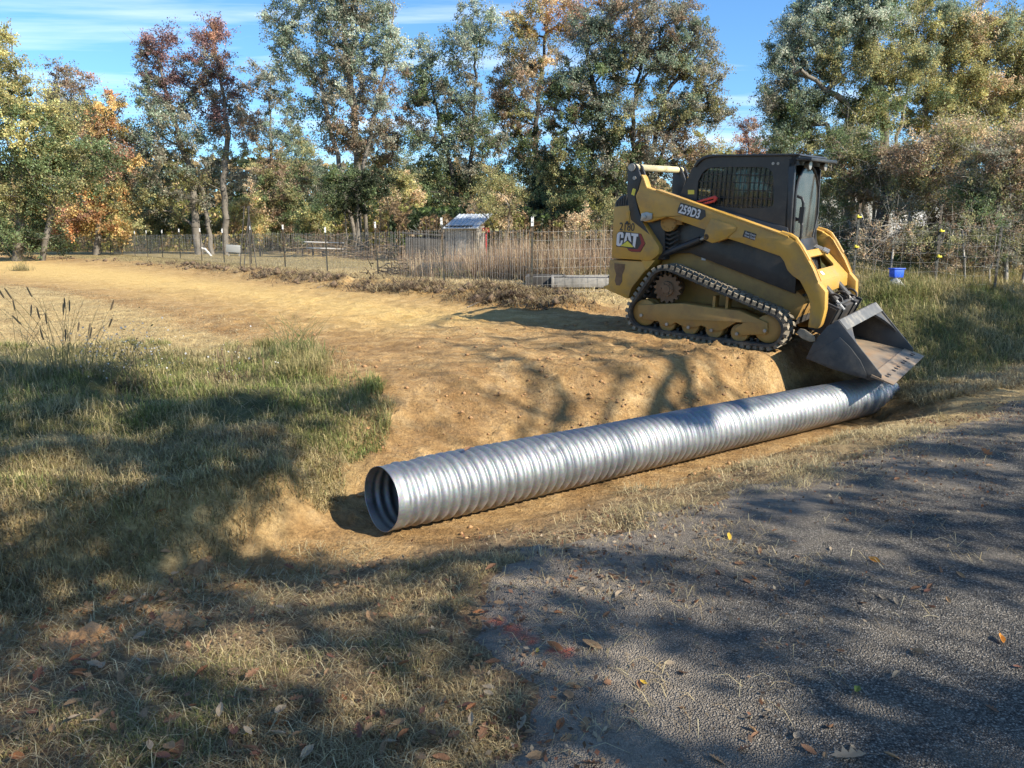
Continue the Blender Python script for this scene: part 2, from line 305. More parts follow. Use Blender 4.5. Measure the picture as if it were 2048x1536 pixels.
def ground_mat(name, road=False):
    m = bpy.data.materials.new(name); m.use_nodes = True; t = m.node_tree; b = t.nodes['Principled BSDF']; L = t.links.new
    tcn = N(t, 'ShaderNodeTexCoord'); P = tcn.outputs['Object']
    def noise(sc, det=6, ro=0.6, vec=None):
        n = N(t, 'ShaderNodeTexNoise'); n.inputs['Scale'].default_value = sc; n.inputs['Detail'].default_value = det; n.inputs['Roughness'].default_value = ro; L(vec or P, n.inputs['Vector']); return n.outputs['Fac']
    def ramp(f, stops):
        r = N(t, 'ShaderNodeValToRGB'); e = r.color_ramp.elements
        e[0].position, e[0].color = stops[0][0], (*stops[0][1], 1); e[1].position, e[1].color = stops[-1][0], (*stops[-1][1], 1)
        for p, c in stops[1:-1]: q = e.new(p); q.color = (*c, 1)
        L(f, r.inputs[0]); return r.outputs[0]
    def mixc(f, a, b_, bt='MIX'):
        n = N(t, 'ShaderNodeMix', data_type='RGBA', blend_type=bt)
        if isinstance(f, (int, float)): n.inputs[0].default_value = f
        else: L(f, n.inputs[0])
        for q, i in ((a, 6), (b_, 7)):
            if isinstance(q, tuple): n.inputs[i].default_value = (*q, 1)
            else: L(q, n.inputs[i])
        return n.outputs[2]
    at = N(t, 'ShaderNodeAttribute', attribute_name='zone'); sp = N(t, 'ShaderNodeSeparateColor'); L(at.outputs['Color'], sp.inputs[0])
    big = noise(0.9, 5); mid = noise(5, 8, 0.7); fine = noise(38, 6, 0.7)
    mpn = N(t, 'ShaderNodeMapping'); mpn.inputs['Rotation'].default_value = (0, 0, 0.64); mpn.inputs['Scale'].default_value = (0.35, 4.0, 1); L(P, mpn.inputs[0])
    streak = noise(2.2, 6, 0.6, mpn.outputs[0])
    clay = ramp(mid, [(0.25, (0.27, 0.147, 0.052)), (0.5, (0.42, 0.262, 0.108)), (0.72, (0.56, 0.385, 0.19))])
    clay = mixc(0.75, clay, ramp(fine, [(0.3, (0.42, 0.42, 0.42)), (0.6, (1.15, 1.15, 1.15))]), 'MULTIPLY')
    clay = mixc(0.35, clay, ramp(streak, [(0.35, (0.55, 0.5, 0.45)), (0.6, (1.1, 1.1, 1.1))]), 'MULTIPLY')
    rooty = noise(9, 7, 0.75); rr = ramp(rooty, [(0.50, (0, 0, 0)), (0.66, (1, 1, 1))])
    clay = mixc(mixc(0.5, (0, 0, 0), rr), clay, (0.27, 0.19, 0.11))
    bright = mixc(0.6, ramp(mid, [(0.3, (0.52, 0.33, 0.105)), (0.7, (0.68, 0.48, 0.20))]), ramp(fine, [(0.3, (0.62, 0.6, 0.55)), (0.6, (1.08, 1.08, 1.08))]), 'MULTIPLY')
    damp = noise(1.3, 7, 0.65); clay = mixc(0.8, clay, ramp(damp, [(0.36, (0.62, 0.56, 0.52)), (0.56, (1.06, 1.06, 1.06))]), 'MULTIPLY')
    clay = mixc(sp.outputs[2], clay, bright)
    straw = ramp(mid, [(0.25, (0.26, 0.175, 0.08)), (0.5, (0.47, 0.34, 0.155)), (0.75, (0.64, 0.49, 0.24))])
    straw = mixc(0.7, straw, ramp(fine, [(0.3, (0.4, 0.36, 0.32)), (0.62, (1.2, 1.2, 1.2))]), 'MULTIPLY')
    soilc = mixc(0.8, ramp(mid, [(0.25, (0.11, 0.07, 0.042)), (0.5, (0.20, 0.135, 0.08)), (0.75, (0.32, 0.235, 0.145))]), ramp(fine, [(0.3, (0.4, 0.36, 0.34)), (0.62, (1.2, 1.2, 1.2))]), 'MULTIPLY')
    so_ = N(t, 'ShaderNodeAttribute', attribute_name='soil'); straw = mixc(so_.outputs['Fac'], straw, soilc)
    grass = ramp(mid, [(0.25, (0.05, 0.045, 0.02)), (0.55, (0.11, 0.105, 0.04)), (0.75, (0.2, 0.17, 0.075))])
    col = mixc(sp.outputs[1], straw, grass); col = mixc(sp.outputs[0], col, clay)
    hgt = N(t, 'ShaderNodeMath', operation='ADD'); L(mid, hgt.inputs[0]); hm = N(t, 'ShaderNodeMath', operation='MULTIPLY'); L(fine, hm.inputs[0]); hm.inputs[1].default_value = 0.5; L(hm.outputs[0], hgt.inputs[1]); height = hgt.outputs[0]; dist = 0.075
    if road:
        vo = N(t, 'ShaderNodeTexVoronoi'); vo.inputs['Scale'].default_value = 135; L(P, vo.inputs['Vector'])
        vs = N(t, 'ShaderNodeSeparateColor'); L(vo.outputs['Color'], vs.inputs[0])
        chip = ramp(vs.outputs[0], [(0.0, (0.07, 0.065, 0.059)), (0.45, (0.14, 0.129, 0.114)), (0.8, (0.225, 0.204, 0.176)), (1.0, (0.42, 0.38, 0.325))])
        gap = ramp(vo.outputs['Distance'], [(0.25, (1, 1, 1)), (0.75, (0.34, 0.33, 0.32))])
        asp = mixc(1.0, chip, gap, 'MULTIPLY')
        asp = mixc(0.5, asp, ramp(big, [(0.35, (0.62, 0.61, 0.61)), (0.65, (1.15, 1.12, 1.06))]), 'MULTIPLY')
        dn = ramp(noise(2.6, 8, 0.68), [(0.50, (0, 0, 0)), (0.78, (0.75, 0.75, 0.75))])
        asp = mixc(dn, asp, (0.25, 0.205, 0.15))
        dust = N(t, 'ShaderNodeAttribute', attribute_name='dust'); dsp = N(t, 'ShaderNodeSeparateColor'); L(dust.outputs['Color'], dsp.inputs[0])
        soil = mixc(0.7, ramp(mid, [(0.25, (0.17, 0.14, 0.11)), (0.7, (0.33, 0.275, 0.21))]), ramp(fine, [(0.3, (0.45, 0.43, 0.42)), (0.62, (1.15, 1.15, 1.15))]), 'MULTIPLY')
        col = mixc(dsp.outputs[0], asp, soil)
        cr_ = mixc(dsp.outputs[1], col, (0.52, 0.09, 0.035)); col = cr_
        inv = N(t, 'ShaderNodeMath', operation='SUBTRACT'); inv.inputs[0].default_value = 1; L(vo.outputs['Distance'], inv.inputs[1]); height = inv.outputs[0]; dist = 0.012
    L(col, b.inputs['Base Color']); b.inputs['Roughness'].default_value = 0.92; b.inputs['Specular IOR Level'].default_value = 0.25
    bp = N(t, 'ShaderNodeBump'); bp.inputs['Strength'].default_value = 0.9; bp.inputs['Distance'].default_value = dist; L(height, bp.inputs['Height']); L(bp.outputs[0], b.inputs['Normal'])
    return m
go = link('ground', gme, ground_mat('soil'), smooth=True); tag(go, kind='structure')

# road sheet: same lattice, 6 mm above the ground
rj = 0.55 * (fbm(fx * 2.3, fy * 2.3, 61, 4) - 0.5) + 0.22 * (vnoise(fx * 13, fy * 13, 62) - 0.5)
rs = sd_poly(fx, fy, ROAD) + rj; fin = (rs[GQ] > -0.22).all(1) & (np.abs(fx[GQ[:, 0]]) < 90) & (fy[GQ[:, 0]] < 90) & (fy[GQ[:, 0]] > -30)
rq = GQ[fin]; used = np.unique(rq); remap = np.zeros(nx * ny, int); remap[used] = np.arange(len(used))
RV = GV[used].copy(); RV[:, 2] += np.clip(rs[used] * 0.10, -0.02, 0.006)
dd = sd_poly(RV[:, 0], RV[:, 1], ROAD)
dust = ss(1.2, 0.0, dd + 1.3 * (fbm(RV[:, 0] * 1.7, RV[:, 1] * 1.7, 63, 5) - 0.5)) * 0.92
pa = at_z(985, 1237, 0)[:2]; pb = at_z(1062, 1282, 0)[:2]; pc = at_z(1095, 1298, 0)[:2]; pd_ = at_z(1135, 1306, 0)[:2]
orange = np.maximum(ss(0.05, 0.0, line_d(RV[:, 0], RV[:, 1], [pa, pb]) + 0.05 * (vnoise(RV[:, 0] * 60, RV[:, 1] * 60, 70) - 0.3)), ss(0.05, 0.0, line_d(RV[:, 0], RV[:, 1], [pc, pd_]) + 0.05 * (vnoise(RV[:, 0] * 60, RV[:, 1] * 60, 71) - 0.3))) * 0.75
rme = npmesh('road', RV, [remap[rq]], np.stack([dust, orange, dust * 0], 1), 'dust')
ro = link('road', rme, ground_mat('chip_seal', True), smooth=True); tag(ro, kind='structure')
# ================================================================ the compact track loader
LT_ = LT
def PL(px, py, yl):
    """where the photo's ray meets the loader's own vertical plane y = yl, as loader (x, z)"""
    r = LM.T @ ray(px, py); o = LM.T @ (CAM - LT); k = (yl - o[1]) / r[1]; p = o + k * r; return (float(p[0]), float(p[2]))
def tr(pts, yl): return [PL(a, b, yl) for a, b in pts]
M_YEL = mat('yellow_paint', (0.47, 0.265, 0.048), 0.42, var=0.10, scale=2.2, dirt=(0.25, 0.175, 0.095), dirt_amt=0.8, dscale=3.2, bump=0.03, bscale=25)
M_YELD = mat('muddy_yellow_paint', (0.33, 0.19, 0.05), 0.6, var=0.15, scale=3, dirt=(0.22, 0.13, 0.065), dirt_amt=0.85, dscale=5)
M_BLK = mat('black_paint', (0.022, 0.023, 0.026), 0.40, var=0.2, scale=4, dirt=(0.16, 0.13, 0.10), dirt_amt=0.28, dscale=6)
M_DARK = mat('dark_steel', (0.035, 0.034, 0.033), 0.6, var=0.3, scale=6, dirt=(0.14, 0.10, 0.07), dirt_amt=0.5)
M_STEEL = mat('worn_steel', (0.34, 0.33, 0.31), 0.45, 0.6, var=0.2, scale=9, dirt=(0.30, 0.21, 0.12), dirt_amt=0.7)
M_RUB = mat('rubber', (0.055, 0.048, 0.040), 0.85, var=0.25, scale=8, dirt=(0.30, 0.235, 0.155), dirt_amt=0.75, dscale=7, bump=0.2, bscale=30)
M_LUG = mat('dusty_tread', (0.16, 0.135, 0.10), 0.9, var=0.3, scale=9, dirt=(0.42, 0.35, 0.25), dirt_amt=0.9, dscale=6, bump=0.2, bscale=30)
M_RUST = mat('rusty_iron', (0.15, 0.092, 0.05), 0.8, var=0.3, scale=10, dirt=(0.10, 0.06, 0.035), dirt_amt=0.8)
M_BKT = mat('bucket_paint', (0.040, 0.040, 0.041), 0.5, var=0.25, scale=3, dirt=(0.19, 0.16, 0.12), dirt_amt=0.55, dscale=4)
M_FLOOR = mat('scoured_steel', (0.26, 0.20, 0.14), 0.55, 0.25, var=0.25, scale=4, dirt=(0.34, 0.17, 0.06), dirt_amt=0.6, dscale=5)
M_RED = mat('red_paint', (0.42, 0.035, 0.03), 0.4)
M_WHT = mat('white_vinyl', (0.62, 0.60, 0.60), 0.4, var=0.05)
M_INK = mat('black_vinyl', (0.03, 0.028, 0.03), 0.4)
M_MAROON = mat('red_vinyl', (0.22, 0.02, 0.02), 0.4)
M_TAG = mat('yellow_vinyl', (0.65, 0.55, 0.06), 0.4)
M_SEAT = mat('grey_vinyl_seat', (0.04, 0.04, 0.045), 0.7)
def glass_mat(name, col, al, rough=0.08):
    m = bpy.data.materials.new(name); m.use_nodes = True; t = m.node_tree; t.nodes.clear(); L = t.links.new
    g = N(t, 'ShaderNodeBsdfGlossy'); g.inputs['Roughness'].default_value = rough; d = N(t, 'ShaderNodeBsdfTransparent'); d.inputs[0].default_value = (*al, 1)
    df = N(t, 'ShaderNodeBsdfDiffuse'); df.inputs[0].default_value = (*col, 1)
    tcn = N(t, 'ShaderNodeTexCoord'); nn = N(t, 'ShaderNodeTexNoise'); nn.inputs['Scale'].default_value = 3.5; nn.inputs['Detail'].default_value = 8; L(tcn.outputs['Object'], nn.inputs['Vector'])
    mr = N(t, 'ShaderNodeMapRange'); mr.inputs[1].default_value = 0.3; mr.inputs[2].default_value = 0.75; mr.inputs[3].default_value = 0.10; mr.inputs[4].default_value = 0.42; L(nn.outputs['Fac'], mr.inputs[0])
    m1 = N(t, 'ShaderNodeMixShader'); L(mr.outputs[0], m1.inputs[0]); L(d.outputs[0], m1.inputs[1]); L(df.outputs[0], m1.inputs[2])
    fr = N(t, 'ShaderNodeFresnel'); fr.inputs[0].default_value = 1.45; m2 = N(t, 'ShaderNodeMixShader'); L(fr.outputs[0], m2.inputs[0]); L(m1.outputs[0], m2.inputs[1]); L(g.outputs[0], m2.inputs[2])
    o = N(t, 'ShaderNodeOutputMaterial'); L(m2.outputs[0], o.inputs[0]); return m
M_GLS = glass_mat('tinted_glass', (0.05, 0.06, 0.06), (0.55, 0.62, 0.62))
M_DOOR = glass_mat('dusty_glass', (0.20, 0.185, 0.16), (0.45, 0.48, 0.48), 0.15)

ldr = empty('track_loader', 'yellow and black compact track loader parked nose down on the dirt bank above the pipe', 'loader', tuple(LT), LE)
def part(mb, name, m, parent=ldr, bevel=0.0, **k): return mb.build(name, m, parent, bevel, **k)
def both(poly, y0, y1, name, m, bevel=0.006, parent=ldr, holes=()):
    o = []
    for sg in (1, -1):
        b = MB(); b.prism(poly, sg * y0, sg * y1, 0, holes); o.append(part(b, name, m, parent, bevel))
    return o
# --- chassis and body
YB = -0.70
chassis = tr([(1313, 545), (1333, 508), (1378, 501), (1538, 560), (1592, 580), (1612, 600), (1592, 640), (1380, 625), (1313, 620)], -0.47)
b = MB(); b.prism(chassis, -0.47, 0.47); part(b, 'chassis', M_YELD, bevel=0.01)
belly = [(-1.05, 0.36), (0.95, 0.26), (1.0, 0.6), (-1.05, 0.75)]
b = MB(); b.prism(belly, -0.44, 0.44); part(b, 'belly_pan', M_DARK)
rear = tr([(1227.5, 414.5), (1233, 413), (1256, 411), (1262, 412), (1268, 417), (1318, 494), (1317.5, 508), (1302, 521.5), (1223, 516.5)], YB)
pan = both(rear, -0.70, -0.42, 'rear_side_panel', M_YEL, 0.008)
bump = tr([(1219.5, 519.5), (1303, 523.5), (1314, 513), (1263, 576), (1256, 598), (1216.5, 581), (1205, 573.5), (1216.3, 569)], -0.68)
b = MB(); b.prism(bump, -0.68, 0.68); bo = part(b, 'rear_bumper', M_YEL, bevel=0.01)
for sg in (-1, 1):
    b = MB(); cx, cz = PL(1238, 546, -0.685)
    b.prism([(cx - 0.075, cz + 0.115), (cx + 0.075, cz + 0.115), (cx + 0.07, cz + 0.05), (cx + 0.045, cz - 0.02), (cx + 0.05, cz - 0.10), (cx + 0.02, cz - 0.155), (cx - 0.03, cz - 0.155), (cx - 0.055, cz - 0.10), (cx - 0.04, cz - 0.02), (cx - 0.07, cz + 0.05)], sg * 0.679, sg * 0.684)
    part(b, 'tie_down_slot', M_RUST, bo)
b = MB(); q = tr([(1282, 519.5), (1310, 521), (1293, 541)], -0.69); b.prism([q[0], q[1], q[2]], -0.690, -0.684); part(b, 'gusset', M_YEL, bo)
hood = tr([(1229, 414), (1230.5, 403), (1240, 392), (1253, 388.5), (1290, 391), (1330, 425), (1330, 520), (1224, 516)], -0.6)
b = MB(); b.prism(hood, -0.60, 0.60); ho = part(b, 'engine_hood', M_BLK, bevel=0.015)
b = MB()
for i in range(5):
    px = 1234 + i * 4.6; x0, z0 = PL(px, 404 - i * 2.2, -0.605); b.box((x0, -0.604, z0 - 0.05), (0.022, 0.012, 0.13 + i * 0.012))
part(b, 'louvre', M_DARK, ho)
body = tr([(1280, 440), (1362, 396), (1575, 455), (1592, 560), (1590, 588), (1380, 506), (1320, 508)], -0.52)
b = MB(); b.prism(body, -0.52, 0.52); part(b, 'cab_base', M_BLK, bevel=0.008)
# hoses and spring-like bits in the gap behind the boom
for i in range(4):
    b = MB(); a = PL(1322, 466 + i * 8, -0.56); c = PL(1356, 462 + i * 8.5, -0.56); mid_ = PL(1340, 470 + i * 9, -0.60)
    b.tube([(a[0], -0.55, a[1]), (mid_[0], -0.60, mid_[1]), (c[0], -0.55, c[1])], 0.012, 6); part(b, 'hydraulic_hose', M_DARK)
b = MB(); a = PL(1314, 448, -0.58); c = PL(1326, 459, -0.58); e = PL(1347, 458, -0.58)
b.tube([(a[0], -0.57, a[1]), (c[0], -0.58, c[1]), (e[0], -0.57, e[1])], 0.008, 6); part(b, 'steel_line', M_STEEL)
# --- loader towers at the rear, each two plates, joined by a cross tube
TOW = tr([(1254.5, 392), (1254.8, 372), (1255.7, 335), (1257.5, 330), (1261, 327), (1266, 326), (1270.5, 327.5), (1275, 332.5), (1281, 350), (1283, 357), (1276, 380), (1270.5, 393), (1275, 413), (1283, 440), (1300, 470), (1262, 440)], -0.70)
for sg in (1, -1):
    b = MB(); b.prism(TOW, sg * -0.705, sg * -0.675); b.prism(TOW, sg * -0.575, sg * -0.545)
    tw = part(b, 'rear_link', M_BLK, bevel=0.006)
    pz = PL(1264.7, 334.8, -0.7); b = MB(); b.lathe((pz[0], sg * -0.712, pz[1]), (0, 1, 0), [(-0.012, 0.045), (0.012, 0.045)], 20); part(b, 'pivot_pin', M_STEEL, tw); b = MB()
    p2 = PL(1270, 356, -0.7); b.lathe((p2[0], sg * -0.708, p2[1]), (0, 1, 0), [(-0.012, 0.022), (0.012, 0.022)], 14); part(b, 'pivot_pin', M_STEEL, tw)
    b = MB(); q = tr([(1266.5, 376.5), (1272.5, 378.5), (1269, 391.5), (1263, 388.5)], -0.70); b.prism(q, sg * -0.7095, sg * -0.706); part(b, 'warning_decal', M_TAG, tw)
b = MB(); b.tube([(pz[0], -0.70, pz[1]), (pz[0], 0.70, pz[1])], 0.042, 18); part(b, 'cross_tube', mat('worn_cream_paint', (0.60, 0.50, 0.27), 0.5, var=0.2, scale=5, dirt=(0.36, 0.36, 0.36), dirt_amt=0.9, dscale=5))
# --- lift arms
YA = -0.72
ARM = tr([(1279.5, 350), (1284, 349), (1288, 356), (1294.5, 374.6), (1311, 380.5), (1440, 425.5), (1560, 467.5), (1580, 475), (1591, 483), (1600, 493), (1624, 536), (1636, 565), (1651, 583.4), (1650, 618.6), (1646.5, 634), (1641.6, 650), (1636, 658), (1615, 654.5), (1618, 638), (1620, 615), (1618, 599), (1611, 584), (1599.6, 562), (1584, 551), (1574, 540), (1568, 524), (1560, 512.5), (1480, 485), (1454, 477), (1431, 485.5), (1425, 486), (1410, 480), (1407.5, 475), (1411, 460), (1353, 440), (1334.5, 434), (1297, 445), (1288, 444), (1284, 438), (1273, 403), (1270.8, 392), (1276.4, 379.7), (1283, 357)], YA)
arms = []
for sg in (1, -1):
    b = MB(); b.prism(ARM, sg * -0.72, sg * -0.60); am = part(b, 'lift_arm', M_YEL, bevel=0.011); arms.append(am)
    top = tr([(1312, 378.5), (1440, 423.5), (1560, 465.5), (1577, 472), (1578, 476), (1560, 470), (1440, 428), (1312, 383)], YA)
    b = MB(); b.prism(top, sg * -0.726, sg * -0.585); part(b, 'hose_guard', M_YEL, am, 0.004)
    q = tr([(1591, 481.5), (1600, 491), (1625, 535.5), (1637, 564.5), (1632, 566), (1620, 538), (1597, 495), (1588, 486)], YA)
    b = MB(); b.prism(q, sg * -0.728, sg * -0.716); part(b, 'edge_flange', M_YEL, am); b = MB(); b.prism(q, sg * -0.604, sg * -0.592); part(b, 'edge_flange', M_YEL, am)
    pt = [PL(1561, 468, YA), PL(1580, 473.5, YA), PL(1590, 480, YA), PL(1603, 500, YA), PL(1616, 524, YA)]
    b = MB(); b.tube([(x, sg * -0.69, z + 0.012) for x, z in pt], 0.024, 8); part(b, 'guard_tube', M_YEL, am)
    pz2 = PL(1413, 474, YA); b = MB(); b.lathe((pz2[0], sg * -0.722, pz2[1]), (0, 1, 0), [(-0.010, 0.034), (0.010, 0.034)], 16)
    pz4 = PL(1640, 567, YA)
    part(b, 'pivot_pin', M_DARK, am)
    pz3 = PL(1290, 434, YA); b = MB(); z1 = pz3
    b.prism([(z1[0] - 0.05, z1[1] - 0.045), (z1[0] + 0.02, z1[1] - 0.05), (z1[0] + 0.10, z1[1] - 0.02), (z1[0] + 0.10, z1[1] + 0.045), (z1[0] + 0.02, z1[1] + 0.06), (z1[0] - 0.045, z1[1] + 0.04)], sg * -0.736, sg * -0.72); b.lathe((z1[0], sg * -0.738, z1[1]), (0, 1, 0), [(-0.01, 0.026), (0.01, 0.026)], 14)
    part(b, 'pin_retainer', M_STEEL, am, 0.003)
    b = MB(); q = tr([(1423, 437), (1470, 450.5), (1474, 454), (1473, 460), (1452, 478), (1425, 486.5), (1409, 479.5), (1408, 474), (1411, 461)], YA); b.prism(q, sg * -0.732, sg * -0.718); part(b, 'cylinder_gusset', M_YEL, am, 0.005)
    # lift cylinder
    b = MB(); a = PL(1318, 512, -0.60); c = PL(1413, 474, -0.60); av = Vector((a[0], sg * -0.575, a[1])); cv = Vector((c[0], sg * -0.575, c[1]))
    cyl = MB(); cyl.tube([av, av.lerp(cv, 0.86)], 0.042, 14); co = part(cyl, 'lift_cylinder', M_BLK)
    r_ = MB(); r_.tube([av.lerp(cv, 0.8), cv], 0.022, 10); part(r_, 'piston_rod', M_STEEL, co)
    b = MB(); q = PL(1340, 446, -0.58); b.lathe((q[0], sg * -0.58, q[1]), (0, 1, 0), [(-0.05, 0.10), (0.05, 0.10)], 20)
    for k in range(8): b.lathe((q[0] + 0.075 * math.cos(k * 0.785), sg * -0.632, q[1] + 0.075 * math.sin(k * 0.785)), (0, 1, 0), [(-0.006, 0.012), (0.006, 0.012)], 8)
    q2 = PL(1356, 438, -0.58); b.box((q2[0], sg * -0.58, q2[1]), (0.14, 0.08, 0.13)); part(b, 'rear_knuckle', M_YELD, am, 0.004)
# torque member between the arms, with the window opening
fr = [PL(1600, 503, YA), PL(1622, 545, YA), PL(1640, 578, YA)]
tA = Vector((fr[0][0] - 0.10, 0, fr[0][1] - 0.03)); tB = Vector((PL(1641, 567, YA)[0] - 0.045, 0, PL(1641, 567, YA)[1]))
dv = (tB - tA); Lq = dv.length; dv.normalize(); nv = Vector((dv.z, 0, -dv.x))
if nv.x < 0: nv = -nv
b = MB()
def tq(u, y, o=0): p = tA + dv * (u * Lq) + nv * o; return (p.x, y, p.z)
W_ = 0.60
outer = [(0.0, -W_), (1.0, -W_), (1.0, W_), (0.0, W_)]
hole = [(0.22, -0.36), (0.27, -0.40), (0.58, -0.40), (0.64, -0.34), (0.64, 0.34), (0.58, 0.40), (0.27, 0.40), (0.22, 0.36)]
tri = tessellate_polygon([[Vector((a, c, 0)) for a, c in outer], [Vector((a, c, 0)) for a, c in hole]]); fl_ = outer + hole; nn_ = len(fl_)
V = [tq(u, y, 0.0) for u, y in fl_] + [tq(u, y, -0.03) for u, y in fl_]; F = [tuple(t_) for t_ in tri] + [tuple(i + nn_ for i in reversed(t_)) for t_ in tri]
for st, k in ((0, 4), (4, 8)):
    for i in range(k): F.append((st + i, st + (i + 1) % k, st + (i + 1) % k + nn_, st + i + nn_))
b.add(V, F)
p0 = Vector(tq(1.0, 0)); lowz = PL(1646, 590, YA)[1] - 0.02
b.prism([(p0.x - 0.03, p0.z), (p0.x, p0.z + 0.004), (p0.x + 0.012, lowz), (p0.x - 0.02, lowz)], -W_, W_)
b.prism([(p0.x - 0.05, p0.z - 0.01), (p0.x - 0.02, p0.z - 0.01), (p0.x - 0.24, p0.z + 0.02), (p0.x - 0.24, p0.z + 0.05)], -W_, W_)
xm = part(b, 'cross_member', M_YEL, bevel=0.004)
b = MB(); c = tq(0.78, -0.28, 0.004); b.box(c, (0.05, 0.09, 0.006), rot=Matrix((dv, Vector((0, 1, 0)), nv)).transposed()); part(b, 'white_decal', M_WHT, xm)
for k in range(3): b = MB(); q = tq(0.12 + 0.03 * k, 0.44 - 0.05 * k, 0.03); b.tube([q, (q[0] - 0.16, q[1] + 0.03, q[2] + 0.05)], 0.012, 6); b.lathe((q[0], q[1], q[2]), (1, 0, -0.4), [(-0.02, 0.02), (0.05, 0.02)], 8); part(b, 'hydraulic_coupling', M_STEEL, xm)
# tilt cylinders and quick coupler
cpx, cpz = PL(1632, 645, YA)
for sg in (1, -1):
    a = Vector((p0.x - 0.08, sg * 0.26, lowz + 0.10)); c = Vector((cpx + 0.16, sg * 0.26, cpz + 0.10))
    b = MB(); b.tube([a, a.lerp(c, 0.62)], 0.042, 14); b.lathe(a.lerp(c, 0.62), c - a, [(-0.02, 0.05), (0.02, 0.05)], 14); co = part(b, 'tilt_cylinder', M_DARK)
    b = MB(); b.tube([a.lerp(c, 0.6), c], 0.020, 10); part(b, 'piston_rod', M_STEEL, co)
b = MB(); b.box((cpx + 0.06, 0, cpz + 0.0), (0.08, 1.06, 0.30), rot=Matrix.Rotation(0.35, 3, 'Y'))
for y in (-0.50, -0.22, 0.22, 0.50): b.box((cpx + 0.02, y, cpz + 0.02), (0.20, 0.03, 0.34), rot=Matrix.Rotation(0.35, 3, 'Y'))
b.tube([(cpx + 0.10, -0.40, cpz + 0.16), (cpx + 0.10, 0.40, cpz + 0.16)], 0.02, 8)
for y in (-0.35, -0.05, 0.3):
    b.tube([(cpx + 0.06 + 0.09 * math.cos(k * 0.5), y + 0.05 * k * 0.1, cpz + 0.20 + 0.07 * math.sin(k * 0.5)) for k in range(7)], 0.013, 6)
part(b, 'quick_coupler', M_DARK)
b = MB(); q = PL(1613, 663, -0.72); q2 = PL(1630, 673, -0.72)
b.prism([(q[0] - 0.06, q[1]), (q[0] - 0.03, q[1] + 0.05), (q[0] + 0.02, q[1] + 0.05), (q2[0] + 0.04, q2[1] + 0.03), (q2[0] + 0.05, q2[1] - 0.02), (q2[0], q2[1] - 0.035), (q[0], q[1] - 0.05)], -0.885, -0.872, 0)
part(b, 'lock_lever', M_LUG, bevel=0.003)
# --- bucket
YK = 0.865
bt = PL(1677, 641, -YK); brr = PL(1655, 652, -YK); bh = PL(1611, 717, -YK); bf = PL(1762, 760, -YK); be = PL(1767, 777, -YK); bm_ = PL(1763, 750, -YK)
bl1 = PL(1628, 683, -YK)
side = [bt, brr, bl1, bh, PL(1660, 737, -YK), PL(1739, 761, -YK), bf, bm_]
bk = MB()
th = 0.016
sec = [bt, brr, bl1, bh, bf]
def shift(p, q, o):
    d = Vector((q[0] - p[0], q[1] - p[1])); d.normalize(); return (-d.y * o, d.x * o)
for i in range(len(sec) - 1):
    p, q = sec[i], sec[i + 1]; o = shift(p, q, th)
    bk.prism([p, q, (q[0] + o[0], q[1] + o[1]), (p[0] + o[0], p[1] + o[1])], -YK + 0.012, YK - 0.012, 1 if i == 3 else 0)
bucket = part(bk, 'bucket', [M_BKT, M_FLOOR], smooth=False)
for sg in (1, -1):
    b = MB(); b.prism(side, sg * -YK, sg * (-YK + 0.022)); sp_ = part(b, 'side_plate', M_BKT, bucket, 0.004)
b = MB(); rp = [PL(1613, 713, -YK), PL(1668, 676, -YK), PL(1685, 676, -YK), PL(1725, 722, -YK), PL(1735, 752, -YK), PL(1736, 759, -YK)]
b.prism([PL(1612, 716, -YK), PL(1655, 690, -YK), PL(1680, 674, -YK), PL(1700, 693, -YK), PL(1722, 722, -YK), PL(1733, 747, -YK), PL(1735, 758, -YK)], -YK - 0.012, -YK); part(b, 'wear_plate', M_BKT, bucket, 0.004)
dvx = Vector((bt[0] - brr[0], bt[1] - brr[1])); mo = Vector((bm_[0] - bt[0], bm_[1] - bt[1])).normalized()
b = MB(); bx = [(bt[0] + 0.004, bt[1] + 0.006), (bt[0] + 0.004 + mo.x * 0.13, bt[1] + 0.006 + mo.y * 0.13), (bt[0] + mo.x * 0.13 - 0.03, bt[1] + mo.y * 0.13 - 0.02), (bt[0] - 0.05, bt[1] - 0.02)]
b.prism(bx, -YK + 0.02, YK - 0.02); part(b, 'top_bar', mat('grey_worn_paint', (0.13, 0.127, 0.12), 0.5, 0.1, var=0.25, scale=6, dirt=(0.33, 0.29, 0.23), dirt_amt=0.7, dscale=6), bucket, 0.004)
                                      # curved web plates between top bar and floor
for sg in (1, -1):
    b = MB(); pts_ = []
    for k in range(9):
        u = k / 8; pts_.append((bt[0] + mo.x * (0.12 + 0.30 * u), bt[1] + mo.y * (0.12 + 0.30 * u)))
    for k in range(8):
        u = k / 8; y_in = YK - 0.03 - 0.34 * (1 - u) ** 2.2 if False else 0
    y0 = -sg * (YK - 0.022)
    V = []; F = []
    for k in range(9):
        u = k / 8; wdt = 0.30 * (1 - u) ** 2 + 0.012
        V += [(pts_[k][0] - 0.015, y0, pts_[k][1] - 0.012), (pts_[k][0] - 0.015, y0 + sg * wdt, pts_[k][1] - 0.012)]
        V += [(pts_[k][0] - 0.035, y0, pts_[k][1] - 0.03), (pts_[k][0] - 0.035, y0 + sg * wdt, pts_[k][1] - 0.03)]
    for k in range(8):
        a = 4 * k; c = a + 4; F += [(a, a + 1, c + 1, c), (a + 2, c + 2, c + 3, a + 3), (a + 1, a + 3, c + 3, c + 1), (a, c, c + 2, a + 2)]
    b.add(V, F); part(b, 'corner_web', M_BKT, bucket)
df_ = Vector((be[0] - bh[0], be[1] - bh[1])).normalized(); nf = Vector((-df_.y, df_.x))
fe = Vector(bf)
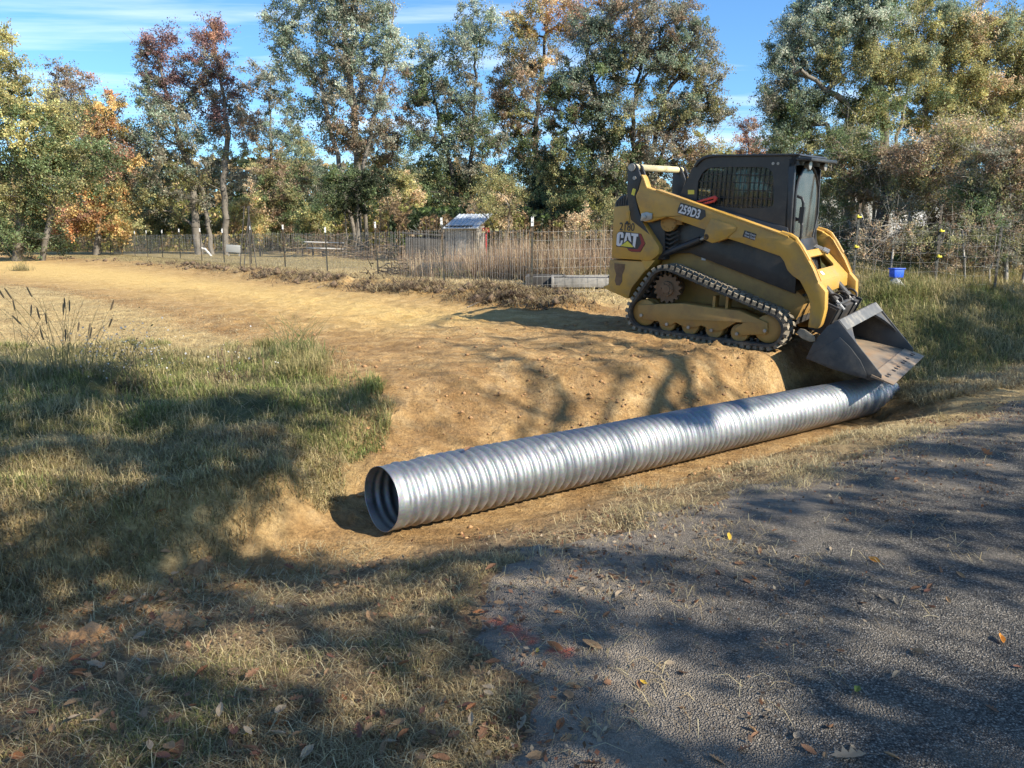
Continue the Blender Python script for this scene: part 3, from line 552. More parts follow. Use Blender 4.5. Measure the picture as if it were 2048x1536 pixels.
e0 = fe - df_ * 0.10 + nf * 0.004; e1 = fe + df_ * 0.125 + nf * 0.0
holes_x = [i for i in (-0.70, -0.60, -0.36, -0.24, -0.12, 0.12, 0.24, 0.40, 0.64, 0.74)]
b = MB(); b.prism([tuple(e0 + nf * 0.018), tuple(e1 + nf * 0.006), tuple(e1 - nf * 0.004), tuple(e0 - nf * 0.01)], -0.885, 0.885)
for y in holes_x:
    c = fe + df_ * 0.02 + nf * 0.0185; b.lathe((c.x, y, c.y), (nf.x, 0, nf.y), [(-0.004, 0.021), (0.002, 0.021)], 10, 1)
ce = part(b, 'cutting_edge', [M_FLOOR, M_INK], bucket)
# --- tracks
def hull_path(circ, step=0.045):
    """outer belt path around circles (x,z,r) given clockwise"""
    pts = []; n = len(circ)
    segs = []
    for i in range(n):
        x0, z0, r0 = circ[i]; x1, z1, r1 = circ[(i + 1) % n]; d = math.hypot(x1 - x0, z1 - z0); a = math.atan2(z1 - z0, x1 - x0); b_ = math.acos((r0 - r1) / d)
        t_ = a + b_; segs.append((t_, (x0 + r0 * math.cos(t_), z0 + r0 * math.sin(t_)), (x1 + r1 * math.cos(t_), z1 + r1 * math.sin(t_))))
    for i in range(n):
        a0 = segs[i - 1][0]; a1 = segs[i][0]
        while a1 > a0: a1 -= 2 * math.pi
        if a0 - a1 < 0: a0 += 2 * math.pi
        x0, z0, r0 = circ[i]; k = max(2, int(abs(a0 - a1) * r0 / step))
        for j in range(k): t_ = a0 + (a1 - a0) * j / k; pts.append((x0 + r0 * math.cos(t_), z0 + r0 * math.sin(t_)))
        p, q = segs[i][1], segs[i][2]; L_ = math.hypot(q[0] - p[0], q[1] - p[1]); k = max(2, int(L_ / step))
        for j in range(k): pts.append((p[0] + (q[0] - p[0]) * j / k, p[1] + (q[1] - p[1]) * j / k))
    return pts
CI = [(-0.766, 0.226, 0.195), (-0.499, 0.545, 0.25), (0.750, 0.228, 0.195), (0.42, 0.225, 0.205), (-0.44, 0.225, 0.205)]
pathp = hull_path(CI, 0.04)
P_ = np.array(pathp); seg = np.linalg.norm(np.roll(P_, -1, 0) - P_, axis=1); cum = np.concatenate([[0], np.cumsum(seg)]); tot_ = cum[-1]
def on_path(u):
    u = u % tot_; i = int(np.searchsorted(cum, u) - 1); i = max(0, min(i, len(P_) - 1)); f_ = (u - cum[i]) / max(seg[i], 1e-6); a = P_[i]; c = P_[(i + 1) % len(P_)]
    t_ = (c - a) / max(seg[i], 1e-6); return a + (c - a) * f_, t_
for sg in (1, -1):
    yo, yi = sg * -0.84, sg * -0.53; ym = (yo + yi) / 2
    b = MB(); n = len(P_); V = []; F = []
    cen = P_.mean(0)
    for i in range(n):
        t_ = P_[(i + 1) % n] - P_[i - 1]; t_ /= np.linalg.norm(t_); nr = np.array([-t_[1], t_[0]])
        if nr @ (P_[i] - cen) < 0: nr = -nr
        for y, o in ((yo, 0.0), (yi, 0.0), (yi, -0.03), (yo, -0.03)): q = P_[i] + nr * o; V.append((q[0], y, q[1]))
    for i in range(n):
        a = 4 * i; c = 4 * ((i + 1) % n)
        for k in range(4): F.append((a + k, a + (k + 1) % 4, c + (k + 1) % 4, c + k))
    b.add(V, F)
    nl_ = int(tot_ / 0.075); pitch_ = tot_ / nl_
    for k in range(nl_):
        for row, (ya, wd) in enumerate(((yo + (yi - yo) * 0.16, 0.098), (yo + (yi - yo) * 0.5, 0.105), (yo + (yi - yo) * 0.84, 0.098))):
            p, t_ = on_path(k * pitch_ + (0.037 if row == 1 else 0)); nr = np.array([-t_[1], t_[0]])
            if nr @ (p - cen) < 0: nr = -nr
            c = p + nr * 0.016; rot = Matrix(((t_[0], 0, nr[0]), (0, 1, 0), (t_[1], 0, nr[1])))
            rot = rot @ Matrix.Rotation((0.35 if row != 1 else 0.0) * (1 if row == 0 else -1), 3, 'Z')
            b.box((c[0], ya, c[1]), (0.046, wd, 0.044), 1, rot)
    trk = part(b, 'rubber_track', [M_RUB, M_LUG])
    b = MB()
    for k in range(0, nl_):
        p, t_ = on_path(k * pitch_ + 0.02); nr = np.array([-t_[1], t_[0]])
        if nr @ (p - cen) < 0: nr = -nr
        c = p - nr * 0.045; b.box((c[0], ym, c[1]), (0.03, 0.07, 0.045), 0, Matrix(((t_[0], 0, nr[0]), (0, 1, 0), (t_[1], 0, nr[1]))))
    part(b, 'guide_lug', M_DARK, trk)
    # undercarriage
    fr_ = tr([(1276.5, 609.5), (1366, 606.5), (1424, 615), (1479, 621), (1493, 627), (1536, 645.5), (1536, 666), (1530, 669.5), (1499, 669.5), (1481, 672), (1470, 657), (1487, 645.5), (1473, 644.5), (1442, 662), (1424, 661), (1403, 650.5), (1395, 654), (1376, 656), (1362, 650.5), (1352, 644.5), (1344, 650), (1327, 651.5), (1317, 642.5), (1278, 637)], -0.79)
    b = MB(); b.prism(fr_, sg * -0.805, sg * -0.60); tf = part(b, 'track_frame', M_YELD, bevel=0.008)
    for (a_, c_) in ((1284, 630), (1335, 648), (1378, 654), (1424, 660), (1475, 667), (1531, 661)):
        q = PL(a_, c_, -0.79); bb = MB(); bb.lathe((q[0], sg * -0.812, q[1]), (0, 1, 0), [(-0.012, 0.019), (0.012, 0.019)], 8); part(bb, 'axle_bolt', M_STEEL, tf)
    for px in (1432, 1458): b = MB(); q = PL(px, 600, -0.7); b.box((q[0], sg * -0.70, q[1] - 0.03), (0.03, 0.12, 0.16)); part(b, 'frame_rib', M_YELD, tf)
    for (cx, cz, r_, nm) in ((-0.766, 0.226, 0.158, 'idler_wheel'), (0.750, 0.228, 0.158, 'idler_wheel'), (-0.46, 0.140, 0.105, 'track_roller'), (-0.166, 0.14, 0.105, 'track_roller'), (0.13, 0.14, 0.105, 'track_roller'), (0.433, 0.14, 0.105, 'track_roller')):
        b = MB(); b.lathe((cx, ym + sg * 0.03, cz), (0, sg * 1.0, 0), [(-0.125, r_ * 0.55), (-0.12, r_ * 0.93), (-0.11, r_), (-0.05, r_), (-0.045, r_ * 0.8), (0.045, r_ * 0.8), (0.05, r_), (0.11, r_), (0.12, r_ * 0.93), (0.125, r_ * 0.55)], 28)
        part(b, nm, M_YELD, smooth=True)
    b = MB(); cx, cz = -0.499, 0.545; T_ = 15
    prof = []
    for k in range(T_ * 4): a = 2 * math.pi * k / (T_ * 4); r_ = (0.178 if k % 4 in (1, 2) else 0.148); prof.append((cx + r_ * math.cos(a), cz + r_ * math.sin(a)))
    b.prism(prof, sg * -0.76, sg * -0.70)
    b.lathe((cx, sg * -0.77, cz), (0, 1, 0), [(-0.02, 0.085), (0.03, 0.095)], 20)
    b.lathe((cx, sg * -0.79, cz), (0, 1, 0), [(-0.012, 0.05), (0.02, 0.06)], 18)
    for k in range(6): a = k * math.pi / 3; b.lathe((cx + 0.066 * math.cos(a), sg * -0.795, cz + 0.066 * math.sin(a)), (0, 1, 0), [(-0.008, 0.011), (0.01, 0.011)], 6)
    b.lathe((cx, sg * -0.60, cz), (0, 1, 0), [(-0.1, 0.11), (0.1, 0.11)], 20)
    part(b, 'drive_sprocket', M_RUST)
# --- cab
YC = -0.50
cab = tr([(1356, 396), (1366, 376), (1386, 335), (1394, 324), (1403, 316.5), (1414, 313), (1430, 311.5), (1598, 311), (1598, 330), (1577, 334), (1574, 470), (1480, 437)], YC)
win = tr([(1396, 363), (1405, 345), (1415, 337), (1430, 334.5), (1520, 333.5), (1535, 336), (1545, 345), (1547, 360), (1547, 404), (1545, 412), (1538, 415), (1480, 417), (1400, 408), (1393, 400)], YC)
b = MB()
for sg in (1, -1): b.prism(cab, sg * -0.50, sg * -0.455, 0, [win])
cabo = part(b, 'cab', M_BLK, bevel=0.0)
wx = [p[0] for p in win]; wz = [p[1] for p in win]
for sg in (1, -1):
    b = MB(); b.prism(win, sg * -0.468, sg * -0.462); part(b, 'side_window', M_GLS, cabo)
    b = MB()
    for x in np.arange(min(wx) + 0.05, max(wx), 0.055):
        b.box((x, sg * -0.486, (min(wz) + max(wz)) / 2), (0.008, 0.006, max(wz) - min(wz) - 0.01))
    for z in np.arange(min(wz) + 0.03, max(wz), 0.085):
        b.box(((min(wx) + max(wx)) / 2, sg * -0.479, z), (max(wx) - min(wx) - 0.01, 0.006, 0.010))
    part(b, 'window_grille', M_DARK, cabo)
rf_ = tr([(1388, 330.5), (1395, 321), (1404, 314.5), (1414, 310.5), (1430, 308.8), (1600, 307), (1601, 311), (1430, 313.5), (1415, 315.5), (1406, 319), (1398, 326), (1391, 335)], -0.52)
b = MB(); b.prism(rf_, -0.53, 0.53); part(b, 'roof', M_BLK, cabo, 0.006)
fx_, fz_ = PL(1599, 309, -0.52)
b = MB(); b.box((fx_ + 0.05, 0, fz_ - 0.045), (0.16, 1.02, 0.035)); part(b, 'roof_visor', M_BLK, cabo, 0.006)
# rear wall + inner dark lining + seat
rb = PL(1366, 376, YC); b = MB(); b.prism([(rb[0], rb[1]), (rb[0] + 0.03, rb[1]), (rb[0] + 0.10, rb[1] + 0.22), (rb[0] + 0.07, rb[1] + 0.22)], -0.455, 0.455); part(b, 'rear_wall', M_BLK, cabo)
b = MB(); b.box((0.02, 0, 1.22), (0.46, 0.50, 0.14)); sx = part(b, 'seat', M_SEAT, bevel=0.03)
b = MB(); b.box((-0.22, 0, 1.55), (0.13, 0.46, 0.62), rot=Matrix.Rotation(-0.12, 3, 'Y')); part(b, 'backrest', M_SEAT, sx, 0.03)
for sg in (1, -1):
    b = MB(); b.tube([(0.25, sg * 0.33, 1.2), (0.33, sg * 0.33, 1.45), (0.36, sg * 0.33, 1.52)], 0.022, 8); part(b, 'joystick', M_BLK)
    b = MB(); b.tube([(-0.26, sg * 0.36, 1.60), (0.30, sg * 0.36, 1.60), (0.36, sg * 0.36, 1.50)], 0.018, 8); part(b, 'lap_bar', M_BLK)
# front door with arched glass
xf = PL(1576, 400, YC)[0] + 0.015
dz0, dz1 = 0.86, fz_ - 0.10
arch = []
for k in range(17):
    a = math.pi * k / 16; arch.append((0.43 * math.cos(a), dz1 - 0.36 + 0.36 * math.sin(a)))
def slope_x(z): return xf + 0.05 * (dz1 - z)
ring = [(0.43, dz0)] + arch + [(-0.43, dz0)]
V = [(slope_x(z), y, z) for y, z in ring] + [(slope_x(z) + 0.02, y, z) for y, z in ring]; n = len(ring)
b = MB(); b.add(V, [tuple(range(n)), tuple(range(2 * n - 1, n - 1, -1))] + [(i, (i + 1) % n, (i + 1) % n + n, i + n) for i in range(n)])
door = part(b, 'front_door', M_DOOR)
b = MB(); b.tube([(slope_x(z) + 0.022, y, z) for y, z in ring + ring[:1]], 0.016, 8); part(b, 'door_frame', M_BLK, door)
b = MB()
for sg in (1, -1): b.bar((slope_x(dz0) - 0.02, sg * 0.475, dz0), (slope_x(dz1) - 0.02, sg * 0.475, dz1 + 0.06), 0.05, 0.07)
b.box((xf, 0, dz1 + 0.045), (0.07, 1.0, 0.10)); part(b, 'front_pillar', M_BLK, cabo, 0.005)
b = MB()
for z0 in (1.16, 1.40):
    q = [(0.0, z0), (0.055, z0 + 0.02), (0.075, z0 + 0.07), (0.075, z0 + 0.19), (0.055, z0 + 0.24), (0.0, z0 + 0.26)]
    b.tube([(slope_x(z) + 0.02 + o, -0.37, z) for o, z in q], 0.016, 8)
b.box((slope_x(1.5) + 0.09, -0.37, 1.46), (0.05, 0.05, 0.17)); part(b, 'door_handle', M_BLK, door)
b = MB(); b.tube([(slope_x(1.55) + 0.03, 0.35, 1.95), (slope_x(1.2) + 0.06, 0.30, 1.45), (slope_x(1.0) + 0.05, 0.2, 1.2)], 0.010, 6); part(b, 'wiper', M_BLK, door)
for y in (-0.30, 0.30):
    b = MB(); b.lathe((xf + 0.10, y, fz_ - 0.10), (1, 0, 0), [(-0.04, 0.03), (0.02, 0.055), (0.025, 0.05)], 14); part(b, 'work_light', M_STEEL, cabo)
q = PL(1546.5, 327, YC)
for dx_ in (0, 0.055): b = MB(); b.lathe((q[0] + dx_, -0.503, q[1]), (0, 1, 0), [(-0.006, 0.016), (0.004, 0.016)], 10); part(b, 'cap_bolt', M_STEEL, cabo)
b = MB(); b.prism(tr([(1376, 380), (1388.5, 380), (1388.5, 388.5), (1376, 388.5)], YC), -0.503, -0.5005); part(b, 'warning_decal', M_TAG, cabo)
# red lift-arm lock
q = [PL(1383, 411, -0.56), PL(1430, 398, -0.56)]; b = MB(); dl = Vector((q[1][0] - q[0][0], q[1][1] - q[0][1])); ll = dl.length; dl.normalize(); pn = Vector((-dl.y, dl.x))
def lk(a, c): p = Vector(q[0]) + dl * a + pn * c; return (p.x, p.y)
b.prism([lk(0, -.03), lk(ll, -.035), lk(ll + .04, 0), lk(ll + .02, .035), lk(0, .03)], -0.585, -0.56, 0, [[lk(.05, -.008), lk(ll - .02, -.008), lk(ll, .0), lk(ll - .02, .008), lk(.05, .008)]]); part(b, 'red_arm_lock', M_RED, bevel=0.003)
# belly detail: far mud guard, lamp, data plates
b = MB(); q = PL(1308, 424, -0.71)
part(MB_ := (lambda m_: (m_.prism(tr([(1403, 514), (1411, 515), (1411, 521), (1403, 520)], -0.475), -0.4755, -0.4725), m_)[1])(MB()), 'data_plate', M_WHT)
b = MB(); q = PL(1256.5, 424.5, YB); b.lathe((q[0], -0.703, q[1]), (0, 1, 0), [(-0.01, 0.03), (0.004, 0.03)], 16)
b.prism([(q[0] - 0.028, q[1]), (q[0] + 0.028, q[1]), (q[0] + 0.026, q[1] - 0.13), (q[0] - 0.026, q[1] - 0.13)], -0.712, -0.70); lt = part(b, 'panel_latch', M_YEL, pan[0], 0.003)
b = MB(); b.box((q[0], -0.712, q[1] - 0.125), (0.036, 0.02, 0.036)); part(b, 'latch_knob', M_DARK, pan[0], 0.006)
# --- lettering
FNT = None
def text_mesh(s, name, m, parent, o, xd, size, sx=1.0, y=-0.704, th=0.002, bold=0.0):
    """lettering on the loader's near side: o = (x,z) of lower left, xd = baseline direction"""
    cu = bpy.data.curves.new(name, 'FONT'); cu.body = s; cu.size = size; cu.extrude = th; cu.offset = bold; cu.resolution_u = 3
    to = bpy.data.objects.new(name + '_src', cu); C.objects.link(to); dg = bpy.context.evaluated_depsgraph_get()
    me = bpy.data.meshes.new_from_object(to.evaluated_get(dg)); C.objects.unlink(to); bpy.data.objects.remove(to)
    d = Vector((xd[0], 0, xd[1])).normalized(); u = Vector((-d.z, 0, d.x)); me.name = name
    n = len(me.vertices); co = np.empty(n * 3); me.vertices.foreach_get('co', co); co = co.reshape(-1, 3)
    ow = co[:, :1] * sx * np.array(d)[None] + co[:, 1:2] * np.array(u)[None]; ow[:, 1] += y - co[:, 2]; ow[:, 0] += o[0]; ow[:, 2] += o[1]
    me.vertices.foreach_set('co', ow.ravel()); me.update()
    me.materials.clear()
    return link(name, me, m, parent)
a = PL(1238.5, 460.5, YB); e = PL(1273, 462.5, YB); xd = (e[0] - a[0], e[1] - a[1]); wdt = math.hypot(*xd); hgt_ = PL(1240, 444.5, YB)[1] - a[1]
text_mesh('2180', 'fleet_number', M_INK, pan[0], a, xd, hgt_ / 0.70, sx=wdt / (hgt_ / 0.70) / 2.25, bold=0.0)
# CAT badge, drawn in its own unit box from the photo's pixels
def px_poly(pts, y0, y1, m, name, parent): b_ = MB(); b_.prism(tr(pts, YB), y0, y1); return part(b_, name, m, parent)
def cz(x, y): return (1210 + x * 140 / 2048, 400 + y * 105 / 1536)
badge = px_poly([cz(335, 1360), cz(350, 1010), cz(400, 935), cz(470, 915), cz(1060, 985), cz(1185, 1270), cz(1040, 1525), cz(780, 1515), cz(690, 1475), cz(650, 1400), cz(440, 1370)], -0.7055, -0.701, M_INK, 'maker_badge', pan[0])
px_poly([cz(1000, 980), cz(1060, 990), cz(1178, 1270), cz(1035, 1515), cz(790, 1505), cz(700, 1470), cz(670, 1420), cz(960, 1440), cz(1070, 1270)], -0.7075, -0.705, M_MAROON, 'red_hexagon', badge)
px_poly([cz(460, 1345), cz(665, 1195), cz(850, 1375), cz(780, 1380)], -0.7095, -0.706, M_TAG, 'yellow_triangle', badge)
px_poly([cz(360, 1010), cz(395, 955), cz(450, 935), cz(520, 945), cz(552, 985), cz(545, 1110), cz(470, 1105), cz(480, 1010), cz(455, 1000), cz(440, 1020), cz(425, 1260), cz(440, 1280), cz(460, 1262), cz(475, 1180), cz(535, 1185), cz(500, 1310), cz(440, 1350), cz(385, 1345), cz(340, 1300)], -0.7085, -0.706, M_WHT, 'white_letter', badge)
px_poly([cz(625, 955), cz(745, 965), cz(780, 1240), cz(700, 1165), cz(682, 1060), cz(664, 1055), cz(640, 1150), cz(665, 1165), cz(555, 1255)], -0.7105, -0.706, M_WHT, 'white_letter', badge)
px_poly([cz(780, 970), cz(980, 990), cz(980, 1070), cz(930, 1065), cz(885, 1395), cz(820, 1330), cz(845, 1055), cz(782, 1045)], -0.7105, -0.706, M_WHT, 'white_letter', badge)
# model number on the near arm: dark decal with pointed end, pale figures
a = PL(1356, 424, YA); e = PL(1404, 438.5, YA); xd = Vector((e[0] - a[0], e[1] - a[1])); wdt = xd.length; xd.normalize(); up_ = Vector((-xd.y, xd.x))
hh = 0.095
def on(u, v): p = Vector(a) + xd * u + up_ * v; return (p.x, p.y)
b = MB(); b.prism([on(0.10, -.018), on(wdt - 0.01, -.012), on(wdt + .035, hh * 0.45), on(wdt + .005, hh + .012), on(0.0, hh + .016), on(-0.012, hh * .3), on(0.0, -.012)], -0.7245, -0.7205); dc = part(b, 'model_decal', M_INK, arms[0])
text_mesh('259D3', 'model_number', M_WHT, dc, on(0.008, 0.0), (xd.x, xd.y), hh / 0.70, sx=(wdt - 0.02) / (hh / 0.70) / 2.95, y=-0.7285, bold=0.004)
b = MB(); q = tr([(1489.5, 460.5), (1513, 468), (1509, 481), (1485, 473)], YA); b.prism(q, -0.7245, -0.7205); dl2 = part(b, 'dealer_decal', M_INK, arms[0])
a = PL(1489.5, 470.2, YA); e = PL(1510, 476.5, YA)
text_mesh('Rent Green', 'dealer_lettering', M_WHT, dl2, PL(1490.5, 467.3, YA), (e[0] - a[0], e[1] - a[1]), 0.037, sx=0.68, y=-0.7265, th=0.001)
text_mesh('Work Grade', 'dealer_lettering', M_WHT, dl2, PL(1488.5, 472.8, YA), (e[0] - a[0], e[1] - a[1]), 0.037, sx=0.66, y=-0.7265, th=0.001)
# ================================================================ culvert pipe
def pipe_mat():
    m = bpy.data.materials.new('galvanised_steel'); m.use_nodes = True; t = m.node_tree; b = t.nodes['Principled BSDF']; L = t.links.new
    tcn = N(t, 'ShaderNodeTexCoord'); n = N(t, 'ShaderNodeTexNoise'); n.inputs['Scale'].default_value = 9; n.inputs['Detail'].default_value = 8; n.inputs['Roughness'].default_value = 0.7; L(tcn.outputs['Object'], n.inputs['Vector'])
    v = N(t, 'ShaderNodeTexVoronoi'); v.inputs['Scale'].default_value = 85; L(tcn.outputs['Object'], v.inputs['Vector']); vs = N(t, 'ShaderNodeSeparateColor'); L(v.outputs['Color'], vs.inputs[0])
    r = N(t, 'ShaderNodeValToRGB'); r.color_ramp.elements[0].position = 0.3; r.color_ramp.elements[0].color = (0.27, 0.28, 0.285, 1); r.color_ramp.elements[1].position = 0.7; r.color_ramp.elements[1].color = (0.37, 0.38, 0.385, 1); L(n.outputs['Fac'], r.inputs[0])
    mu = N(t, 'ShaderNodeMix', data_type='RGBA', blend_type='MULTIPLY'); mu.inputs[0].default_value = 0.22; L(r.outputs[0], mu.inputs[6]); L(v.outputs['Color'], mu.inputs[7])
    sp = N(t, 'ShaderNodeSeparateXYZ'); L(tcn.outputs['Object'], sp.inputs[0])
    n2 = N(t, 'ShaderNodeTexNoise'); n2.inputs['Scale'].default_value = 2.2; n2.inputs['Detail'].default_value = 7; L(tcn.outputs['Object'], n2.inputs['Vector'])
    low = N(t, 'ShaderNodeMapRange'); low.inputs[1].default_value = -0.08; low.inputs[2].default_value = -0.21; low.inputs[3].default_value = 0; low.inputs[4].default_value = 1.0; L(sp.outputs['Z'], low.inputs[0])
    mm = N(t, 'ShaderNodeMath', operation='MULTIPLY'); L(low.outputs[0], mm.inputs[0]); L(n2.outputs['Fac'], mm.inputs[1])
    dm = N(t, 'ShaderNodeMix', data_type='RGBA'); dm.inputs[7].default_value = (0.36, 0.27, 0.17, 1); L(mm.outputs[0], dm.inputs[0]); L(mu.outputs[2], dm.inputs[6]); L(dm.outputs[2], b.inputs['Base Color'])
    mt = N(t, 'ShaderNodeMath', operation='SUBTRACT'); mt.inputs[0].default_value = 0.95; L(mm.outputs[0], mt.inputs[1]); L(mt.outputs[0], b.inputs['Metallic'])
    rg = N(t, 'ShaderNodeMapRange'); rg.inputs[3].default_value = 0.48; rg.inputs[4].default_value = 0.70; L(n.outputs['Fac'], rg.inputs[0]); L(rg.outputs[0], b.inputs['Roughness'])
    bp = N(t, 'ShaderNodeBump'); bp.inputs['Strength'].default_value = 0.12; bp.inputs['Distance'].default_value = 0.01; L(n.outputs['Fac'], bp.inputs['Height']); L(bp.outputs[0], b.inputs['Normal'])
    return m
na, nl = 72, 1250
tt = np.linspace(0, PLEN, nl); th = np.linspace(0, 2 * np.pi, na, endpoint=False); TT, TH = np.meshgrid(tt, th, indexing='ij')
pitch_p = 0.0765; amp = 0.0105
e0 = ss(0.16, 0.40, TT); e1 = ss(0.14, 0.30, PLEN - TT); hel = e0 * e1
ph = 2 * np.pi * TT / pitch_p - TH * 1.0
wave = 2 * np.abs(np.cos(ph / 2)) ** 0.85 - 1
seam = np.exp(-(((ph / (2 * np.pi)) % 8 - 4.5) / 0.07) ** 2) * 0.006
ann = np.cos(2 * np.pi * TT / 0.068) * 0.0055 * (1 - hel) * ss(0.03, 0.1, TT)
crease = 0.007 * (1 - hel) * np.sin(TH * 3 + TT * 30) * vnoise(TH * 3 + 5, TT * 14, 5)
rad = PR - amp + amp * wave * hel + seam * hel + ann + crease - 0.006 * (1 - hel) * (1 - 0.5 * ss(0, .3, TT)) + 0.006 * (vnoise(TH * 2, TT * 3, 8) - 0.5) - 0.010 * np.exp(-((TT - 3.9) / .10) ** 2 - ((TH - 1.9) / .25) ** 2) - 0.012 * np.exp(-((TT - 1.3) / .07) ** 2 - ((TH - 2.3) / .2) ** 2)
flare = 0.004 * ss(0.05, 0.0, TT) + 0.004 * ss(0.05, 0.0, PLEN - TT); rad = rad + flare
def pverts(r): return np.stack([TT, r * np.cos(TH), r * np.sin(TH)], -1).reshape(-1, 3)
idx = np.arange(nl * na).reshape(nl, na); nxt = np.roll(idx, -1, 1)
q_out = np.stack([idx[:-1].ravel(), nxt[:-1].ravel(), nxt[1:].ravel(), idx[1:].ravel()], 1); off = nl * na
q_in = (np.stack([idx[:-1].ravel(), idx[1:].ravel(), nxt[1:].ravel(), nxt[:-1].ravel()], 1)) + off
cap0 = np.stack([idx[0], idx[0] + off, nxt[0] + off, nxt[0]], 1); cap1 = np.stack([idx[-1], nxt[-1], nxt[-1] + off, idx[-1] + off], 1)
pme = npmesh('culvert_pipe', np.concatenate([pverts(rad), pverts(rad - 0.003)]), [q_out, q_in, cap0, cap1])
pipe = link('culvert_pipe', pme, pipe_mat(), smooth=True); pipe.location = (PA[0], PA[1], PZ); pipe.rotation_euler = (0, math.atan2(PZ - PZB, PLEN), math.atan2(PU[1], PU[0]))
tag(pipe, 'long galvanised corrugated steel culvert pipe lying in the ditch beside the road', 'pipe')
# ================================================================ trees and shrubs
def leaf_mat(name, trans=0.46):
    m = mat(name, (1, 1, 1), 0.5, var=0.18, scale=0.7, attr='tint', trans=trans, spec=0.35); return m
M_LEAF = leaf_mat('leaf'); M_BARK = mat('bark', (0.145, 0.125, 0.10), 0.9, var=0.35, scale=3, bump=0.4, bscale=14); M_BARKD = mat('dark_bark', (0.06, 0.052, 0.045), 0.9, var=0.3, scale=3)
M_TWIG = mat('grey_twig', (0.26, 0.235, 0.20), 0.85, var=0.25, scale=3)
def leaves(P, size, col, up=0.35, aspect=0.62, seed=0):
    """one small rhombic leaf per point, all as arrays"""
    g = np.random.default_rng(seed); n = len(P); a = g.normal(size=(n, 3)); a /= np.linalg.norm(a, axis=1)[:, None]
    nr = g.normal(size=(n, 3)); nr[:, 2] += up * 2; b = np.cross(nr, a); b /= np.linalg.norm(b, axis=1)[:, None] + 1e-9
    L = (size * g.uniform(0.6, 1.3, n))[:, None]; w = L * aspect
    V = np.stack([P - a * L * .5, P + b * w * .5 - a * L * .05, P + a * L * .5, P - b * w * .5 - a * L * .05], 1).reshape(-1, 3)
    q = np.arange(4 * n).reshape(n, 4); return V, q, np.repeat(col, 4, axis=0)
def tubes_np(A, B, ra, rb, k=5):
    A = np.asarray(A, float); B = np.asarray(B, float); d = B - A; d /= np.linalg.norm(d, axis=1)[:, None] + 1e-9
    h = np.where(np.abs(d[:, 2:3]) < 0.9, [[0, 0, 1.0]], [[1.0, 0, 0]]); u = np.cross(d, h); u /= np.linalg.norm(u, axis=1)[:, None]; v = np.cross(d, u)
    an = np.arange(k) * 2 * np.pi / k; c = np.cos(an)[None, :, None]; s_ = np.sin(an)[None, :, None]; n = len(A)
    ring = u[:, None] * c + v[:, None] * s_
    V = np.concatenate([A[:, None] + ring * np.asarray(ra)[:, None, None], B[:, None] + ring * np.asarray(rb)[:, None, None]], 1)
    base = (np.arange(n) * 2 * k)[:, None]; F = []
    for i in range(k): F.append(np.concatenate([base + i, base + (i + 1) % k, base + k + (i + 1) % k, base + k + i], 1))
    return V.reshape(-1, 3), np.concatenate(F)
def grow(trunks, clumps, rtr, step=0.6, seed=0, jit=0.10, rmin=0.010, sink=0.6, tp=0.6):
    """branches: every clump is joined to the nearest lower node of the growing skeleton"""
    g = np.random.default_rng(seed); NP = []; PAR = []
    for T in trunks:
        T = np.asarray(T, float); last = -1
        for i in range(len(T) - 1):
            L = np.linalg.norm(T[i + 1] - T[i]); k = max(1, int(L / step))
            for j in range(k + (1 if i == len(T) - 2 else 0)):
                p = T[i] + (T[i + 1] - T[i]) * j / k + (g.normal(size=3) * jit * 0.4 if (i or j) else 0)
                if last < 0 and len(NP):
                    dd = np.linalg.norm(np.array(NP) - p, axis=1); m_ = int(dd.argmin())
                    if dd[m_] < step * 1.5: last = m_
                NP.append(p); PAR.append(last); last = len(NP) - 1
    c0 = np.array(NP); order = np.argsort([np.linalg.norm(c0 - c, axis=1).min() for c in clumps])
    buf = np.zeros((len(NP) + len(clumps) * 40, 3)); buf[:len(NP)] = NP; n = len(NP); PAR = list(PAR)
    z0 = min(t[0][2] for t in trunks); ends = []
    for ci in order:
        c = clumps[ci]; B = buf[:n]; dv = c - B; dist = np.linalg.norm(dv, axis=1)
        cost = dist + sink * 1.6 * np.clip(B[:, 2] - c[2] + 0.35 * np.linalg.norm(dv[:, :2], axis=1), 0, None) + 3 * (B[:, 2] < z0 + 1.0)
        m_ = int(cost.argmin()); p0 = B[m_].copy(); L = dist[m_]; k = int(min(30, max(1, round(L / step)))); last = m_
        bend = g.normal(size=3) * L * jit; bend[2] += 0.06 * L
        for j in range(1, k + 1):
            u = j / k; p = p0 + (c - p0) * u + bend * 4 * u * (1 - u) * 0.5; buf[n] = p; PAR.append(last); last = n; n += 1
        ends.append(last)
    cnt = np.zeros(n); cnt[ends] += 1; PARA = np.array(PAR)
    for i in range(n - 1, -1, -1):
        if PARA[i] >= 0: cnt[PARA[i]] += cnt[i]
    cnt = np.maximum(cnt, 1); rad = rmin * cnt ** 0.5; mx_ = rad.max(); rad = rad * (1 + (rtr / mx_ - 1) * (cnt / cnt.max()) ** tp) if mx_ > 0 else rad
    ch = np.where(PARA >= 0)[0]; ra = rad[PARA[ch]]; ra = np.minimum(ra, rad[ch] * 1.7)
    return buf[:n][PARA[ch]], buf[:n][ch], ra, rad[ch]
